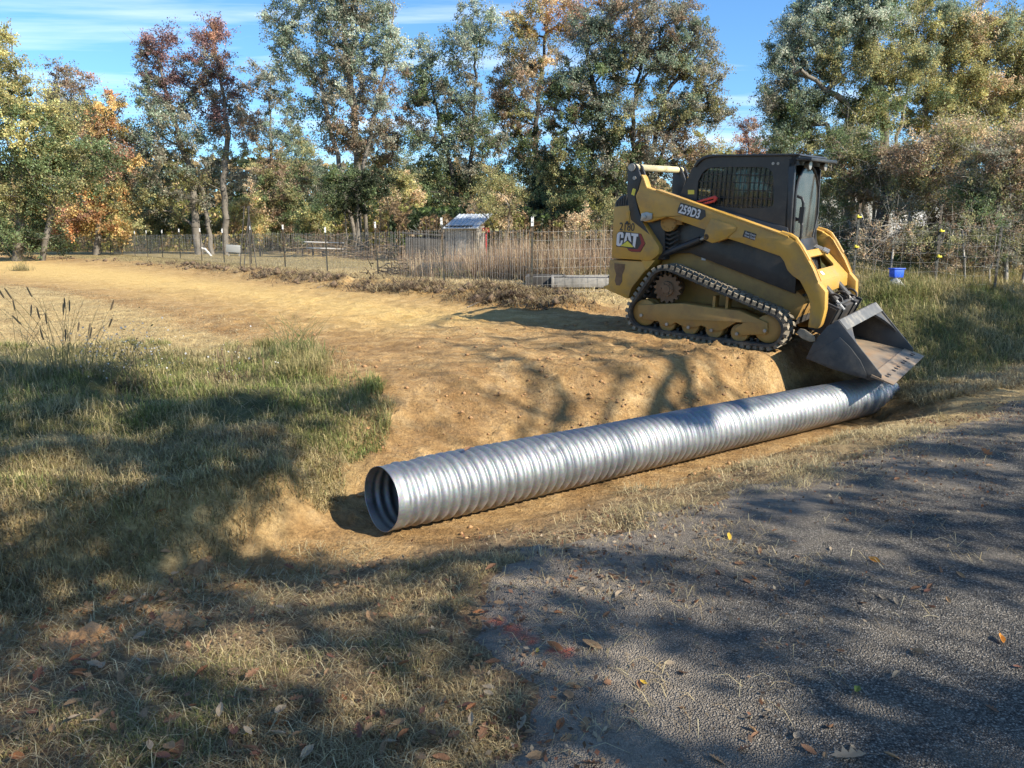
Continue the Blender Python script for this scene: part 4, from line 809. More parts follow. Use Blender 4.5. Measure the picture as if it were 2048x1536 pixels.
def tree(name, label, cat, d, trunks, blobs, rtr=0.25, lsize=0.2, per=70, csz=0.75, dens=1.0, depth=0.8, bark=None, seed=1, group=None, base=None, world=False, up=0.35, twiggy=0, flat=0.7, parts=('trunk', 'crown'), rmin=0.012):
    """trunks and crown masses are measured on the photo (px) and set at depth d; blob = (cx, cy, rx, ry, [colours], density)"""
    g = np.random.default_rng(seed); s_ = d / FPX
    W = (lambda px, py: at_d(px, py, d)) if not world else None
    tk = []
    for T in trunks:
        q = [at_d(a, b, d + (g.normal() * 0.3 if i else 0)) for i, (a, b) in enumerate(T)]
        gz0 = GZ(q[0][0], d)
        q[0] = np.array([q[0][0], d, gz0 - 0.1]); tk.append(q)
    cl = []; cc = []; cs = []
    for bl in blobs:
        cx, cy, rx, ry, cols = bl[:5]; dn = bl[5] if len(bl) > 5 else 1.0
        rxw, rzw = rx * s_, ry * s_; n = max(3, int(dn * dens * 5.3 * (rxw * rzw + 0.3 * rxw * depth * rzw) / (csz * csz)))
        c0 = at_d(cx, cy, d); v = g.normal(size=(n, 3)); v /= np.linalg.norm(v, axis=1)[:, None]; r = g.uniform(0.25, 1, n) ** 0.55
        v = v * r[:, None]; p = c0 + v * np.array([rxw, rxw * depth, rzw]); p[:, 0] += g.normal(size=n) * rxw * 0.12; p[:, 2] += g.normal(size=n) * rzw * 0.12
        ok = p[:, 2] > GZ(c0[0], d) + 0.25; p = p[ok]; cl.append(p)
        cols = np.array(cols); k = g.integers(0, len(cols), len(p)); cc.append(cols[k] * g.uniform(0.65, 1.3, (len(p), 1))); cs.append(csz * g.uniform(0.6, 1.25, len(p)))
    cl = np.concatenate(cl); cc = np.concatenate(cc); cs = np.concatenate(cs)
    A, B, ra, rb = grow(tk, cl, rtr, 0.55 if d > 30 else 0.4, seed, rmin=rmin)
    root = empty(name, label, cat, (float(tk[0][0][0]), float(d), float(tk[0][0][2])), group=group); o3 = np.array(root.location)
    V, F = tubes_np(A - o3, B - o3, ra, rb, 6 if d < 30 else 5)
    if twiggy:
        m = int(len(cl) * twiggy); i = g.integers(0, len(cl), m); dirv = g.normal(size=(m, 3)); dirv[:, 2] = np.abs(dirv[:, 2]) * 0.7 + 0.1; dirv /= np.linalg.norm(dirv, axis=1)[:, None]
        a = cl[i] + g.normal(size=(m, 3)) * 0.15; L_ = g.uniform(0.5, 1.4, m)[:, None] * csz * 1.3; mid_ = a + dirv * L_ * 0.5 + g.normal(size=(m, 3)) * 0.08; e = mid_ + (dirv + g.normal(size=(m, 3)) * 0.35) * L_ * 0.5
        r1 = np.full(m, rmin * 0.8); V2, F2 = tubes_np(np.concatenate([a, mid_]) - o3, np.concatenate([mid_, e]) - o3, np.concatenate([r1, r1 * 0.7]), np.concatenate([r1 * 0.7, r1 * 0.3]), 3)
        F2 = F2 + len(V); V = np.concatenate([V, V2]); F = [F, F2]
    else: F = [F]
    VW, FW_ = V, F
    nt_ = 7; nc = len(cl); td = g.normal(size=(nc, nt_, 3)) * np.array([1, 1, .75]); td[..., 2] += 0.25; td /= np.linalg.norm(td, axis=2)[..., None]; tl_ = (cs[:, None] * g.uniform(.55, 1.45, (nc, nt_)))[..., None]
    n = g.poisson(per * 4.7, nc); ci = np.repeat(np.arange(nc), n); ti = g.integers(0, nt_, len(ci)); uu = g.uniform(.1, 1, len(ci))[:, None] ** 0.8
    P = cl[ci] + td[ci, ti] * tl_[ci, ti] * uu + np.array([0, 0, -.12]) * (tl_[ci, ti] * uu) ** 2 + g.normal(size=(len(ci), 3)) * (cs[ci] * .13)[:, None]
    Cc = cc[ci] * g.uniform(0.65, 1.45, (len(P), 1)); Cc = Cc * .72 + Cc.mean(1)[:, None] * .28; Cc[:, 0] *= g.uniform(0.85, 1.2, len(P))
    V, q, c = leaves(P - o3, lsize * 0.56, Cc * LEAFGAIN, up, seed=seed)
    m_ = g.uniform(0, 1, (nc, nt_)) < .55; ta = np.repeat(cl[:, None], nt_, 1)[m_]; tb = ta + (td * tl_)[m_]; r1 = np.full(len(ta), rmin * .75); V2, F2 = tubes_np(ta - o3, tb - o3, r1, r1 * .4, 3)
    link(parts[0], npmesh(name + '_wood', np.concatenate([VW, V2]), FW_ + [F2 + len(VW)]), bark or M_BARK, root, smooth=True)
    link(parts[1], npmesh(name + '_leaves', V, [q], c), M_LEAF, root)
    return root
LEAFGAIN = 2.75
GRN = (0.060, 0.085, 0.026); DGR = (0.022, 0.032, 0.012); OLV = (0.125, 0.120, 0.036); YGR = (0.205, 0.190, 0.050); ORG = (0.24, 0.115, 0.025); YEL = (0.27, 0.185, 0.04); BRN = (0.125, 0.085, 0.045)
GRY = (0.105, 0.100, 0.065); BGR = (0.085, 0.115, 0.070); PUR = (0.115, 0.062, 0.058); TAN = (0.24, 0.175, 0.085); RST = (0.17, 0.085, 0.042); SIL = (0.17, 0.195, 0.14)
tree('willow_tree', 'feathery yellow green tree beside the orange maple', 'tree', 36, [[(30, 500), (50, 330), (40, 200), (20, 60)], [(80, 498), (110, 380), (170, 300)]],
     [(15, 180, 60, 80, [YGR, YGR, OLV]), (60, 260, 95, 75, [YGR, YGR, GRN]), (125, 340, 90, 75, [GRN, GRN, OLV]), (40, 350, 80, 70, [OLV, GRN]), (175, 320, 55, 55, [GRN, OLV], .8), (5, 95, 30, 45, [YGR], .5), (40, 430, 70, 50, [GRN, OLV]), (-50, 260, 60, 140, [OLV, GRN]), (60, 480, 70, 25, [GRN, DGR])], 0.22, 0.17, 80, 0.75, 1.0, seed=11)
tree('maple_tree', 'bright orange and gold maple between the willow and the grey trunked tree', 'tree', 46, [[(190, 490), (200, 380), (205, 230)]],
     [(205, 235, 38, 45, [YEL, ORG, OLV]), (215, 310, 48, 55, [YEL, OLV, RST, BRN]), (225, 385, 48, 40, [ORG, YEL, OLV]), (140, 435, 70, 36, [ORG, YEL, RST]), (215, 440, 50, 32, [YEL, ORG, OLV]), (70, 440, 45, 30, [ORG, RST, OLV])], 0.2, 0.22, 75, 0.8, 1.1, seed=12)
tree('poplar_tree', 'narrow brown topped tree rising behind the willow', 'tree', 62, [[(118, 480), (118, 300), (115, 130)]], [(118, 165, 20, 40, [BRN, GRY]), (116, 230, 30, 50, [BRN, GRY, OLV]), (120, 300, 40, 50, [GRY, OLV])], 0.2, 0.24, 60, 0.8, 1, seed=13)
tree('poplar_tree', 'narrow tree with bare reddish tips close behind the orange maple', 'tree', 60, [[(168, 480), (168, 300), (172, 150)]], [(168, 175, 24, 30, [BRN, RST, GRY], .6), (160, 230, 32, 45, [BRN, GRY]), (190, 260, 26, 60, [BRN, TAN])], 0.18, 0.24, 55, 0.8, .9, seed=14, twiggy=1)
tree('sweetgum_tree', 'tall multi stemmed tree with purple red top and pale leaning trunks', 'tree', 47, [[(452, 492), (446, 380), (455, 260), (440, 160), (425, 70)], [(396, 490), (380, 340), (335, 210), (315, 110)], [(424, 490), (405, 380), (350, 270), (290, 210)]],
     [(425, 90, 38, 45, [PUR, PUR, RST]), (410, 140, 42, 40, [PUR, GRY]), (330, 120, 32, 48, [PUR, PUR]), (295, 130, 26, 45, [PUR, GRY], .8), (350, 180, 60, 40, [PUR, GRY, BGR]), (440, 200, 48, 45, [PUR, GRY, BRN]), (290, 225, 60, 45, [BGR, GRY, SIL], .8), (370, 250, 70, 45, [BGR, GRY, SIL], .75), (465, 260, 40, 45, [GRY, BRN], .7), (300, 310, 70, 50, [BGR, GRY], .8), (390, 330, 80, 45, [GRY, BGR, OLV], .75), (460, 340, 45, 40, [GRY, OLV], .7), (270, 380, 55, 40, [BGR, OLV]), (350, 400, 60, 35, [OLV, GRY], .8)], 0.26, 0.20, 62, 0.75, 1.0, seed=15, twiggy=.6)
tree('background_tree', 'soft grey green tree filling the sky gap behind the slender pale tree', 'tree', 70, [[(590, 490), (590, 380), (595, 260)]], [(595, 300, 50, 45, [GRY, BGR, OLV], .8), (560, 370, 60, 40, [OLV, GRY, TAN]), (630, 370, 50, 45, [GRY, BGR])], 0.2, 0.26, 60, 0.9, .9, seed=161)
tree('background_tree', 'hazy olive tree between the cottonwood trunk and the leaning blue green tree', 'tree', 68, [[(805, 490), (805, 380), (800, 290)]], [(800, 330, 50, 40, [GRY, OLV, BGR], .8), (830, 390, 50, 40, [OLV, GRN]), (770, 390, 50, 40, [OLV, TAN, GRY])], 0.2, 0.26, 60, 0.9, .9, seed=162)
tree('background_tree', 'dim russet tree behind the purple topped tree and the orange maple', 'tree', 66, [[(245, 490), (245, 380), (240, 260)]], [(240, 300, 46, 50, [BRN, GRY, OLV], .8), (250, 390, 60, 50, [OLV, GRN, BRN])], 0.2, 0.26, 60, 0.9, .9, seed=163)
tree('slender_tree', 'thin pale tree with sparse grey leaves between the purple topped tree and the cottonwood', 'tree', 60, [[(541, 480), (541, 300), (538, 130)]], [(520, 170, 28, 40, [GRY, BRN, BGR], .7), (560, 190, 30, 45, [GRY, BGR], .7), (505, 240, 32, 45, [BRN, GRY], .7), (560, 270, 36, 40, [BGR, GRY], .7), (590, 320, 40, 50, [BGR, OLV], .8), (530, 320, 35, 40, [OLV, TAN], .7)], 0.17, 0.22, 60, 0.8, 1, seed=16)
tree('cottonwood_tree', 'tallest silvery green cottonwood with pale forked trunk behind the picnic table', 'tree', 44, [[(718, 478), (713, 330), (708, 220), (690, 80), (680, -80)], [(733, 478), (726, 330), (770, 150), (790, -10)], [(710, 250), (640, 160), (575, 70)]],
     [(640, 20, 70, 50, [SIL, BGR]), (720, 5, 70, 50, [SIL, BGR, GRY]), (565, 55, 36, 55, [SIL, BGR]), (590, 130, 55, 42, [BGR, SIL]), (690, 100, 65, 55, [SIL, GRY, BGR]), (770, 80, 42, 70, [SIL, BGR]), (640, 190, 50, 36, [BGR, GRY], .7), (765, 180, 50, 50, [GRY, BRN, SIL], .8), (700, 180, 55, 45, [GRY, SIL], .6), (680, -60, 110, 40, [SIL, BGR]), (725, 260, 50, 40, [GRY, BRN], .8), (690, 300, 50, 40, [GRY, OLV, BRN], .7), (600, 210, 36, 30, [BGR], .6), (660, 260, 36, 32, [GRY, BGR], .5)], 0.32, 0.20, 62, 0.72, 1.0, seed=17)
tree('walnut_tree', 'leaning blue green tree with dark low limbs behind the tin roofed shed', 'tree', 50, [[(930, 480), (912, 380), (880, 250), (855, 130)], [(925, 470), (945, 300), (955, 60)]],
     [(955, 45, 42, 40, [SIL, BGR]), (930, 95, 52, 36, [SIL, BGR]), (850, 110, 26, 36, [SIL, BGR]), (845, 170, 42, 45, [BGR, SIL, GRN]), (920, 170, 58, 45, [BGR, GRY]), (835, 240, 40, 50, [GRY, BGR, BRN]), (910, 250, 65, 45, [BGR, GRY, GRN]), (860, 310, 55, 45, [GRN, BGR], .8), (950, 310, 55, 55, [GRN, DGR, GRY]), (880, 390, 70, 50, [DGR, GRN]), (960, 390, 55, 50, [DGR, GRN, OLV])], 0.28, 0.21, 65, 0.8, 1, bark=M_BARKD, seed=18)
tree('hickory_tree', 'gold topped tree crowded between the leaning tree and the big round one', 'tree', 54, [[(1075, 480), (1072, 250), (1095, 40)]],
     [(1045, 40, 34, 36, [YEL, TAN, OLV]), (1100, 25, 38, 36, [YEL, ORG, TAN]), (1150, 45, 34, 38, [TAN, RST, OLV]), (1060, 100, 52, 45, [TAN, OLV, GRY]), (1040, 170, 55, 50, [OLV, GRY, BRN]), (1020, 240, 50, 55, [GRN, BRN, OLV]), (1080, 300, 60, 60, [GRN, DGR, BRN]), (1040, 370, 60, 50, [GRN, OLV, DGR])], 0.25, 0.21, 70, 0.8, 1.05, bark=M_BARKD, seed=19)
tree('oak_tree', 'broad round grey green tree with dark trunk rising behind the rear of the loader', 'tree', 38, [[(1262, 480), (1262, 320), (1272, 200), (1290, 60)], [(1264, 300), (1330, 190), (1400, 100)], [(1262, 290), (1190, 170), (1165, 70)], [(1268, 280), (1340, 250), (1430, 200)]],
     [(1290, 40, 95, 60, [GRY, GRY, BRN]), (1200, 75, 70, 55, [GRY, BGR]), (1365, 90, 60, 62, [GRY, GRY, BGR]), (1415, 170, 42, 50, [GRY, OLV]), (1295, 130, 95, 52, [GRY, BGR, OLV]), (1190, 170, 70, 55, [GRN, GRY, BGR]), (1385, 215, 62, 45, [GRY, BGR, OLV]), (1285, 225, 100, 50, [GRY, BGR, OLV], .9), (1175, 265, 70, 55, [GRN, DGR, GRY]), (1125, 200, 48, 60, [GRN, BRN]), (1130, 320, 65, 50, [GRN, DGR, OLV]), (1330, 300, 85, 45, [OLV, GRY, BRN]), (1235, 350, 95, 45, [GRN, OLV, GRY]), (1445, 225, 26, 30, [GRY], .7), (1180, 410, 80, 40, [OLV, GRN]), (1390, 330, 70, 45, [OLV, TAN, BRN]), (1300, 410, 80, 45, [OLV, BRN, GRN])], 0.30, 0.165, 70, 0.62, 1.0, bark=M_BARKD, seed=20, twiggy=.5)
tree('small_tree', 'small reddish leaved tree far off in the sky gap above the cab', 'tree', 64, [[(1498, 480), (1498, 330), (1496, 250)]], [(1495, 265, 26, 26, [RST, BRN, PUR]), (1520, 300, 26, 22, [RST, BRN]), (1480, 310, 22, 20, [BRN, RST])], 0.15, 0.22, 55, 0.75, 1, seed=21, twiggy=.5)
tree('cedar_tree', 'bright green pointed evergreen peeping over the cab roof', 'tree', 52, [[(1562, 490), (1560, 350), (1558, 225)]], [(1558, 240, 14, 22, [GRN, DGR]), (1560, 285, 28, 32, [GRN, OLV]), (1562, 340, 40, 40, [GRN, DGR])], 0.15, 0.17, 90, 0.65, 1.2, seed=22)
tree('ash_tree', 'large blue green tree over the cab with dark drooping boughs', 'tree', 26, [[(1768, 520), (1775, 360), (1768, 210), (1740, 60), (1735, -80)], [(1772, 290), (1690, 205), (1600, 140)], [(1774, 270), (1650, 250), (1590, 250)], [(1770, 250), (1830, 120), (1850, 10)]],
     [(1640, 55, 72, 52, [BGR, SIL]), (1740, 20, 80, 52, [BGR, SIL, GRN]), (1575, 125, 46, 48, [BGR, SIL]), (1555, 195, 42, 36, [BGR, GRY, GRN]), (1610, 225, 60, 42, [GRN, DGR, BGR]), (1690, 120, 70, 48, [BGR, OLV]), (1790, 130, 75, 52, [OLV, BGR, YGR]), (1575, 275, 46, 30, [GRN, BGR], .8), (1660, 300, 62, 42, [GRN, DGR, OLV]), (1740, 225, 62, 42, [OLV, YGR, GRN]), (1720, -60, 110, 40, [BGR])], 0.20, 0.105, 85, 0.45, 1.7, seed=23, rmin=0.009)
tree('elm_tree', 'large yellow green tree above the wire fence thicket', 'tree', 29, [[(1905, 520), (1900, 360), (1890, 220), (1905, 60)], [(1895, 280), (1960, 150), (2000, 60)], [(1892, 250), (1850, 150), (1835, 60)]],
     [(1850, 50, 75, 55, [YGR, OLV, BGR]), (1935, 70, 66, 56, [YGR, TAN, OLV]), (2020, 90, 60, 60, [BGR, YGR, OLV]), (1890, 150, 85, 55, [YGR, OLV]), (1985, 180, 80, 60, [YGR, OLV, TAN]), (1860, 230, 80, 50, [YGR, OLV, GRN]), (1960, 270, 90, 55, [YGR, OLV]), (2070, 200, 60, 120, [YGR, OLV])], 0.22, 0.115, 85, 0.5, 1.7, seed=24, rmin=0.009)
THK = 'thicket shrubs along the insulated wire fence'
tree('thicket_shrub', 'tangled brown twiggy shrub nearest the loader cab door', 'shrub', 17.5, [[(1712, 560), (1705, 470), (1690, 380)], [(1730, 560), (1750, 440), (1770, 330)]],
     [(1690, 350, 60, 42, [OLV, BRN, GRN]), (1770, 330, 66, 45, [BRN, OLV, TAN]), (1660, 400, 42, 36, [OLV, GRN], .8), (1740, 390, 60, 32, [GRY, BRN, OLV], .9), (1710, 500, 60, 40, [BRN, GRY, TAN], .6), (1660, 460, 40, 40, [OLV, GRY], .6), (1700, 290, 50, 30, [OLV, GRN])], 0.045, 0.075, 60, 0.32, 2.2, bark=M_TWIG, seed=31, group=THK, twiggy=3, rmin=0.0045, parts=('stems', 'foliage'))
tree('thicket_shrub', 'tall rusty tan shrub of arching grey canes behind the middle fence post', 'shrub', 16.5, [[(1870, 575), (1868, 470), (1850, 340)], [(1895, 575), (1920, 430), (1960, 290)], [(1850, 575), (1820, 460), (1800, 380)]],
     [(1850, 320, 62, 45, [TAN, OLV, BRN]), (1920, 290, 60, 42, [TAN, OLV, YGR]), (1890, 380, 70, 40, [GRY, BRN, OLV], .8), (1820, 400, 46, 34, [GRY, OLV], .6), (1930, 440, 60, 36, [GRY, BRN], .9), (1850, 480, 60, 40, [GRY, BRN, OLV], .7), (1910, 520, 60, 30, [BRN, TAN], .7)], 0.045, 0.075, 58, 0.32, 2.2, bark=M_TWIG, seed=32, group=THK, twiggy=3, rmin=0.0045, parts=('stems', 'foliage'))
tree('thicket_shrub', 'dense dark shrub with green low leaves, farthest along the insulated fence', 'shrub', 15, [[(2010, 590), (2005, 480), (1990, 340)], [(2040, 590), (2060, 440), (2070, 300)]],
     [(1990, 340, 60, 55, [OLV, BRN, GRY]), (2050, 320, 50, 70, [OLV, TAN]), (2010, 430, 66, 45, [GRN, GRY, BRN], .9), (2060, 460, 50, 55, [GRN, BRN], .9), (1960, 400, 46, 34, [GRN, OLV], .9), (1985, 510, 60, 36, [GRY, BRN], .6)], 0.045, 0.07, 60, 0.30, 2.2, bark=M_TWIG, seed=33, group=THK, twiggy=3, rmin=0.0045, parts=('stems', 'foliage'))
tree('thicket_shrub', 'low dry twiggy bramble against the insulated fence beside the blue tub', 'shrub', 14.2, [[(1745, 575), (1750, 520), (1740, 470)], [(1775, 575), (1790, 500), (1810, 450)]], [(1745, 490, 45, 40, [BRN, TAN, GRY], .7), (1820, 480, 50, 36, [BRN, OLV, TAN], .7)], 0.02, .055, 40, .22, 1.0, bark=M_TWIG, seed=34, group=THK, twiggy=3, rmin=.004, parts=('stems', 'foliage'))
tree('thicket_shrub', 'low greenish sapling brush against the last insulated fence post', 'shrub', 14.0, [[(1930, 580), (1935, 520), (1925, 460)], [(1980, 580), (1990, 500), (2010, 450)]], [(1925, 480, 45, 46, [OLV, GRN, BRN], .8), (2000, 490, 55, 46, [GRN, BRN, OLV], .8), (1890, 520, 30, 28, [TAN, BRN], .7)], 0.02, .055, 45, .22, 1.0, bark=M_TWIG, seed=35, group=THK, twiggy=3, rmin=.004, parts=('stems', 'foliage'))
sh = [(1000, 405, 45, 50, [YGR, TAN, OLV], 29, 'golden olive shrub with one upright shoot beside the shed', .10, .5, [(985, 365, 12, 24, [TAN, YGR])]),
      (692, 385, 62, 48, [DGR, DGR, GRN], 41, 'dark evergreen bush wrapped round the base of the tall cottonwood', .16, .55, [(745, 365, 30, 30, [DGR])]),
      (300, 432, 52, 40, [GRN, OLV], 52, 'olive bush below the purple topped tree', .2, .7, []), (495, 432, 44, 40, [TAN, OLV, YGR], 52, 'yellowish brown bush between the pale trunks and the slender tree', .2, .7, []),
      (570, 420, 48, 46, [OLV, GRN, BRN], 53, 'mixed green bush below the thin pale tree', .2, .7, []), (625, 445, 40, 32, [GRN, YGR], 50, 'low green bush behind the picnic table', .2, .65, []),
      (800, 400, 40, 62, [YGR, OLV, TAN], 47, 'tall yellow olive bush between the cottonwood and the shed', .18, .65, []), (560, 360, 50, 40, [BRN, OLV, GRN], 56, 'brownish bush under the slender pale tree crown', .2, .7, []),
      (1110, 400, 55, 50, [GRN, OLV, DGR], 42, 'dense dark green bush behind the dry reeds', .18, .65, []), (1195, 440, 50, 34, [OLV, TAN], 34, 'straw coloured bush at the loader rear', .14, .55, []),
      (25, 485, 45, 34, [DGR, GRN], 40, 'dark low bush under the feathery yellow green tree', .16, .6, []), (390, 455, 50, 26, [OLV, GRN], 51, 'low olive bush around the pale leaning trunks', .18, .6, []),
      (520, 470, 14, 20, [YGR, YEL], 44, 'little bright yellow green bush beside the white panel', .12, .4, []), (1420, 400, 60, 60, [OLV, TAN, GRN], 36, 'golden brown bush seen between the rear posts of the loader', .15, .6, []), (1330, 440, 60, 50, [TAN, OLV], 33, 'tawny bush hidden low behind the loader arm', .14, .55, []), (760, 300, 44, 52, [TAN, BRN, OLV], 52, 'russet bush high beside the cottonwood trunk', .2, .7, [])]
for i, (cx, cy, rx, ry, cols, d, lab, ls, cz_, ex) in enumerate(sh):
    tree('shrub', lab, 'shrub', d, [[(cx, 500), (cx, cy + ry * 0.5)], [(cx + rx * .3, 500), (cx + rx * .4, cy + ry * .5)]], [(cx, cy, rx, ry, cols)] + [e if len(e) > 5 else e for e in ex], 0.05, ls, 75, cz_, 1.25, seed=50 + i, parts=('stems', 'foliage'))
# far wood that closes the view: nobody could count it
g = np.random.default_rng(99); n = 90000
px = g.uniform(-350, 2400, n); dpt = g.uniform(70, 84, n); topy = 345 + 130 * (fbm(px / 130, px * 0, 3, 3) - 0.5) + 55 * (px > 1300) * (px < 1700); py = topy + (500 - topy) * g.uniform(0, 1, n) ** 0.8
Pw = np.array([at_d(a, b, c) for a, b, c in zip(px, py, dpt)]); cols = np.array([OLV, BRN, GRN, GRY, TAN, DGR]); kk = (fbm(px / 60, py / 60, 8, 3) * 9).astype(int) % 6
V, q, c = leaves(Pw, 0.6, cols[kk] * g.uniform(1.0, 2.4, (n, 1)), 0.3, seed=98)
tag(link('far_wood', npmesh('far_wood', V, [q], c), M_LEAF), 'far autumn wood closing the view behind all the nearer trees', 'wood', kind='stuff')

# knee high brush under the trees, one tangled mass
def brush_mass(name, label, xs, d0, d1, top, n, ls, cols, seed, bot=520):
    g = np.random.default_rng(seed); px = g.uniform(xs[0], xs[1], n); dp = g.uniform(d0, d1, n); ty = top + 60 * (fbm(px / 70, px * 0 + seed, seed, 3) - 0.5) * 1.6
    u = g.uniform(0, 1, n) ** 0.75; P = np.array([at_d(a, b, c) for a, b, c in zip(px, ty + (bot - ty) * u, dp)]); gzv = ground(P[:, 0], P[:, 1]); k = P[:, 2] > gzv + 0.02; P = P[k]; px = px[k]; n = len(P)
    cols = np.array(cols); kk = (fbm(px / 26, P[:, 2] * 1.3, seed, 3) * 1.6 * len(cols)).astype(int) % len(cols); V, q, c = leaves(P, ls, cols[kk] * g.uniform(1.0, 2.7, (n, 1)), .3, seed=seed)
    tag(link(name, npmesh(name, V, [q], c), M_LEAF), label, 'underbrush', kind='stuff')
brush_mass('underbrush', 'dark tangled underbrush along the foot of the trees beyond the long fence', (-150, 1260), 56, 66, 405, 90000, .24, [OLV, GRN, BRN, YGR, TAN, OLV], 131)
brush_mass('underbrush', 'dense brown and green underbrush beyond the insulated fence', (1640, 2300), 16.2, 20, 462, 40000, .075, [BRN, OLV, GRN, TAN, GRY], 132, 585)
brush_mass('underbrush', 'shadowy underbrush behind the shed and the dead reeds', (780, 1330), 36, 43, 420, 40000, .2, [OLV, GRN, DGR, BRN], 133)
# ================================================================ roadside trees beyond the frame, whose shade falls on the road and banks
def G2(px, py, z=0.0): return at_z(px, py, z)[:2]
def to_px(x, y, z):
    d = np.stack([x, y, z - 1.6 + 0 * x], 1); zz = d @ FW; return 1024 + FPX * (d @ RT) / zz, 768 - FPX * (d @ UP) / zz
GAPS = [(1110, 1322, 85, 30), (1300, 1365, 115, 38), (1365, 1450, 70, 32), (1525, 1425, 100, 30), (1635, 1241, 60, 12), (1505, 1206, 80, 14), (1055, 1139, 110, 17), (1045, 1190, 95, 20), (1830, 1196, 90, 10), (1646, 1102, 85, 22), (1900, 1281, 70, 20), (1975, 1349, 75, 18), (1687, 1292, 70, 13),
        (1900, 1000, 150, 14), (1600, 975, 120, 16), (1850, 930, 150, 10), (1420, 1030, 110, 16), (1980, 1120, 70, 14), (1250, 1060, 90, 14), (1760, 1140, 60, 10), (2000, 880, 90, 8), (1700, 880, 110, 10),
        (60, 990, 75, 65), (530, 1010, 32, 18), (160, 1262, 75, 32), (700, 1205, 110, 26), (50, 1510, 55, 22), (420, 1105, 40, 22), (850, 1090, 90, 12), (700, 850, 40, 20), (100, 1150, 60, 30), (560, 820, 50, 16)]
def sprays(poly_px, z, dens, k, seed, thr=0.465):
    """leaf sprays hung along the sun's rays above a patch of ground, with gaps left open"""
    g = np.random.default_rng(seed); W = np.array([G2(a, b, z) for a, b in poly_px]); lo, hi = W.min(0), W.max(0); n = int((hi - lo).prod() * dens)
    x = g.uniform(lo[0], hi[0], n); y = g.uniform(lo[1], hi[1], n); ok = sd_poly(x, y, W) > 0; x, y = x[ok], y[ok]; px, py = to_px(x, y, z); keep = np.ones(len(x), bool)
    for a, b, rx, ry in GAPS: keep &= ((px - a) / (rx * 1.12)) ** 2 + ((py - b) / (ry * 1.25)) ** 2 > 1 + 0.5 * (g.uniform(size=len(x)) - 0.6)
    keep &= 0.72 * fbm(x * 5.5, y * 5.5, seed, 3) + 0.28 * fbm(x * 1.6, y * 1.6, seed + 5, 3) > thr
    x, y = x[keep], y[keep]; return np.stack([x, y, 0 * x + z], 1) + SUN[None] * (k + g.uniform(-1.5, 1.5, len(x)))[:, None]
def shade_tree(name, label, base, cl, seed, r=0.24, lsize=0.12, per=22, csz=0.17, limbs=(), rmin=0.003):
    g = np.random.default_rng(seed); z0 = GZ(*base) - 0.1; top = cl.mean(0) if len(cl) else limbs[0][-1]
    tk = [[np.array([base[0], base[1], z0]), np.array([base[0] + .2, base[1], z0 + 3.5]), 0.5 * np.array([base[0], base[1], z0 + 6]) + 0.5 * top + np.array([0, 0, 0.5])]] + [list(l) for l in limbs]
    A, B, ra, rb = grow(tk, cl, r, 0.6, seed, rmin=rmin, tp=6.0)
    root = empty(name, label, 'tree', (base[0], base[1], z0)); o3 = np.array(root.location)
    V, F = tubes_np(A - o3, B - o3, ra, rb, 6); link('trunk', npmesh(name + '_wood', V, [F]), M_BARK, root, smooth=True)
    n = g.poisson(per, len(cl)); P = np.repeat(cl, n, axis=0) + g.normal(size=(n.sum(), 3)) * csz * 0.6
    V, q, c = leaves(P - o3, lsize, np.array([OLV, GRN, TAN])[g.integers(0, 3, len(P))] * g.uniform(0.7, 1.3, (len(P), 1)), 0.3, seed=seed)
    link('crown', npmesh(name + '_leaves', V, [q], c), M_LEAF, root)
shade_tree('roadside_tree', 'roadside tree whose shade dapples the road before the pipe', (10.5, -7.0), sprays([(1000, 1100), (1300, 1005), (1560, 950), (1800, 880), (2100, 830), (2900, 1000), (2300, 1700), (1050, 1700), (1080, 1300)], 0, 21, 9.5, 211, 0.45), 201)
shade_tree('roadside_tree', 'roadside tree whose shade covers the grassy verge', (5.5, -7.8), sprays([(-500, 1100), (300, 1085), (640, 1085), (720, 1130), (850, 1100), (1000, 1100), (1080, 1300), (1050, 1700), (-300, 1700)], -0.08, 25, 9.5, 212, 0.41), 202)
shade_tree('roadside_tree', 'roadside tree whose shade darkens the ditch bank grass', (3.2, -7.2), sprays([(-500, 745), (0, 765), (240, 785), (340, 835), (480, 825), (600, 815), (680, 805), (720, 830), (720, 860), (660, 885), (620, 950), (590, 1040), (560, 1085), (-500, 1100)], 0.22, 30, 11, 213, 0.39), 203)
LIMB = [([(860, 662), (1020, 672), (1180, 695), (1340, 730), (1490, 795)], 15.0), ([(960, 690), (1120, 712), (1260, 745), (1350, 800)], 15.4), ([(1090, 688), (1300, 712), (1440, 745), (1580, 775)], 14.6), ([(1180, 700), (1340, 705), (1500, 735)], 15.8), ([(820, 700), (980, 725), (1110, 770), (1170, 830)], 16.2), ([(1000, 735), (1150, 765), (1250, 815)], 15.2)]
limbs = [[np.append(G2(a, b, 0.34), 0.34) + SUN * k for a, b in reversed(L)] for L, k in LIMB]
gq = np.random.default_rng(5); cl4 = np.concatenate([np.array(l)[gq.integers(0, len(l), 9)] + gq.normal(size=(9, 3)) * np.array([.5, .5, .35]) for l in limbs])
shade_tree('roadside_tree', 'thin roadside tree whose limbs streak the clay bank with shadow', (14.5, -0.6), cl4, 204, r=0.15, per=9, csz=0.22, limbs=limbs, rmin=0.018)
shade_tree('roadside_tree', 'roadside tree whose shade falls on the grass beyond the bucket', (17.5, 2.0), sprays([(1815, 700), (1825, 630), (1960, 612), (2400, 600), (2600, 770), (2050, 752), (1900, 740)], 0.35, 34, 11, 215, 0.38), 205)
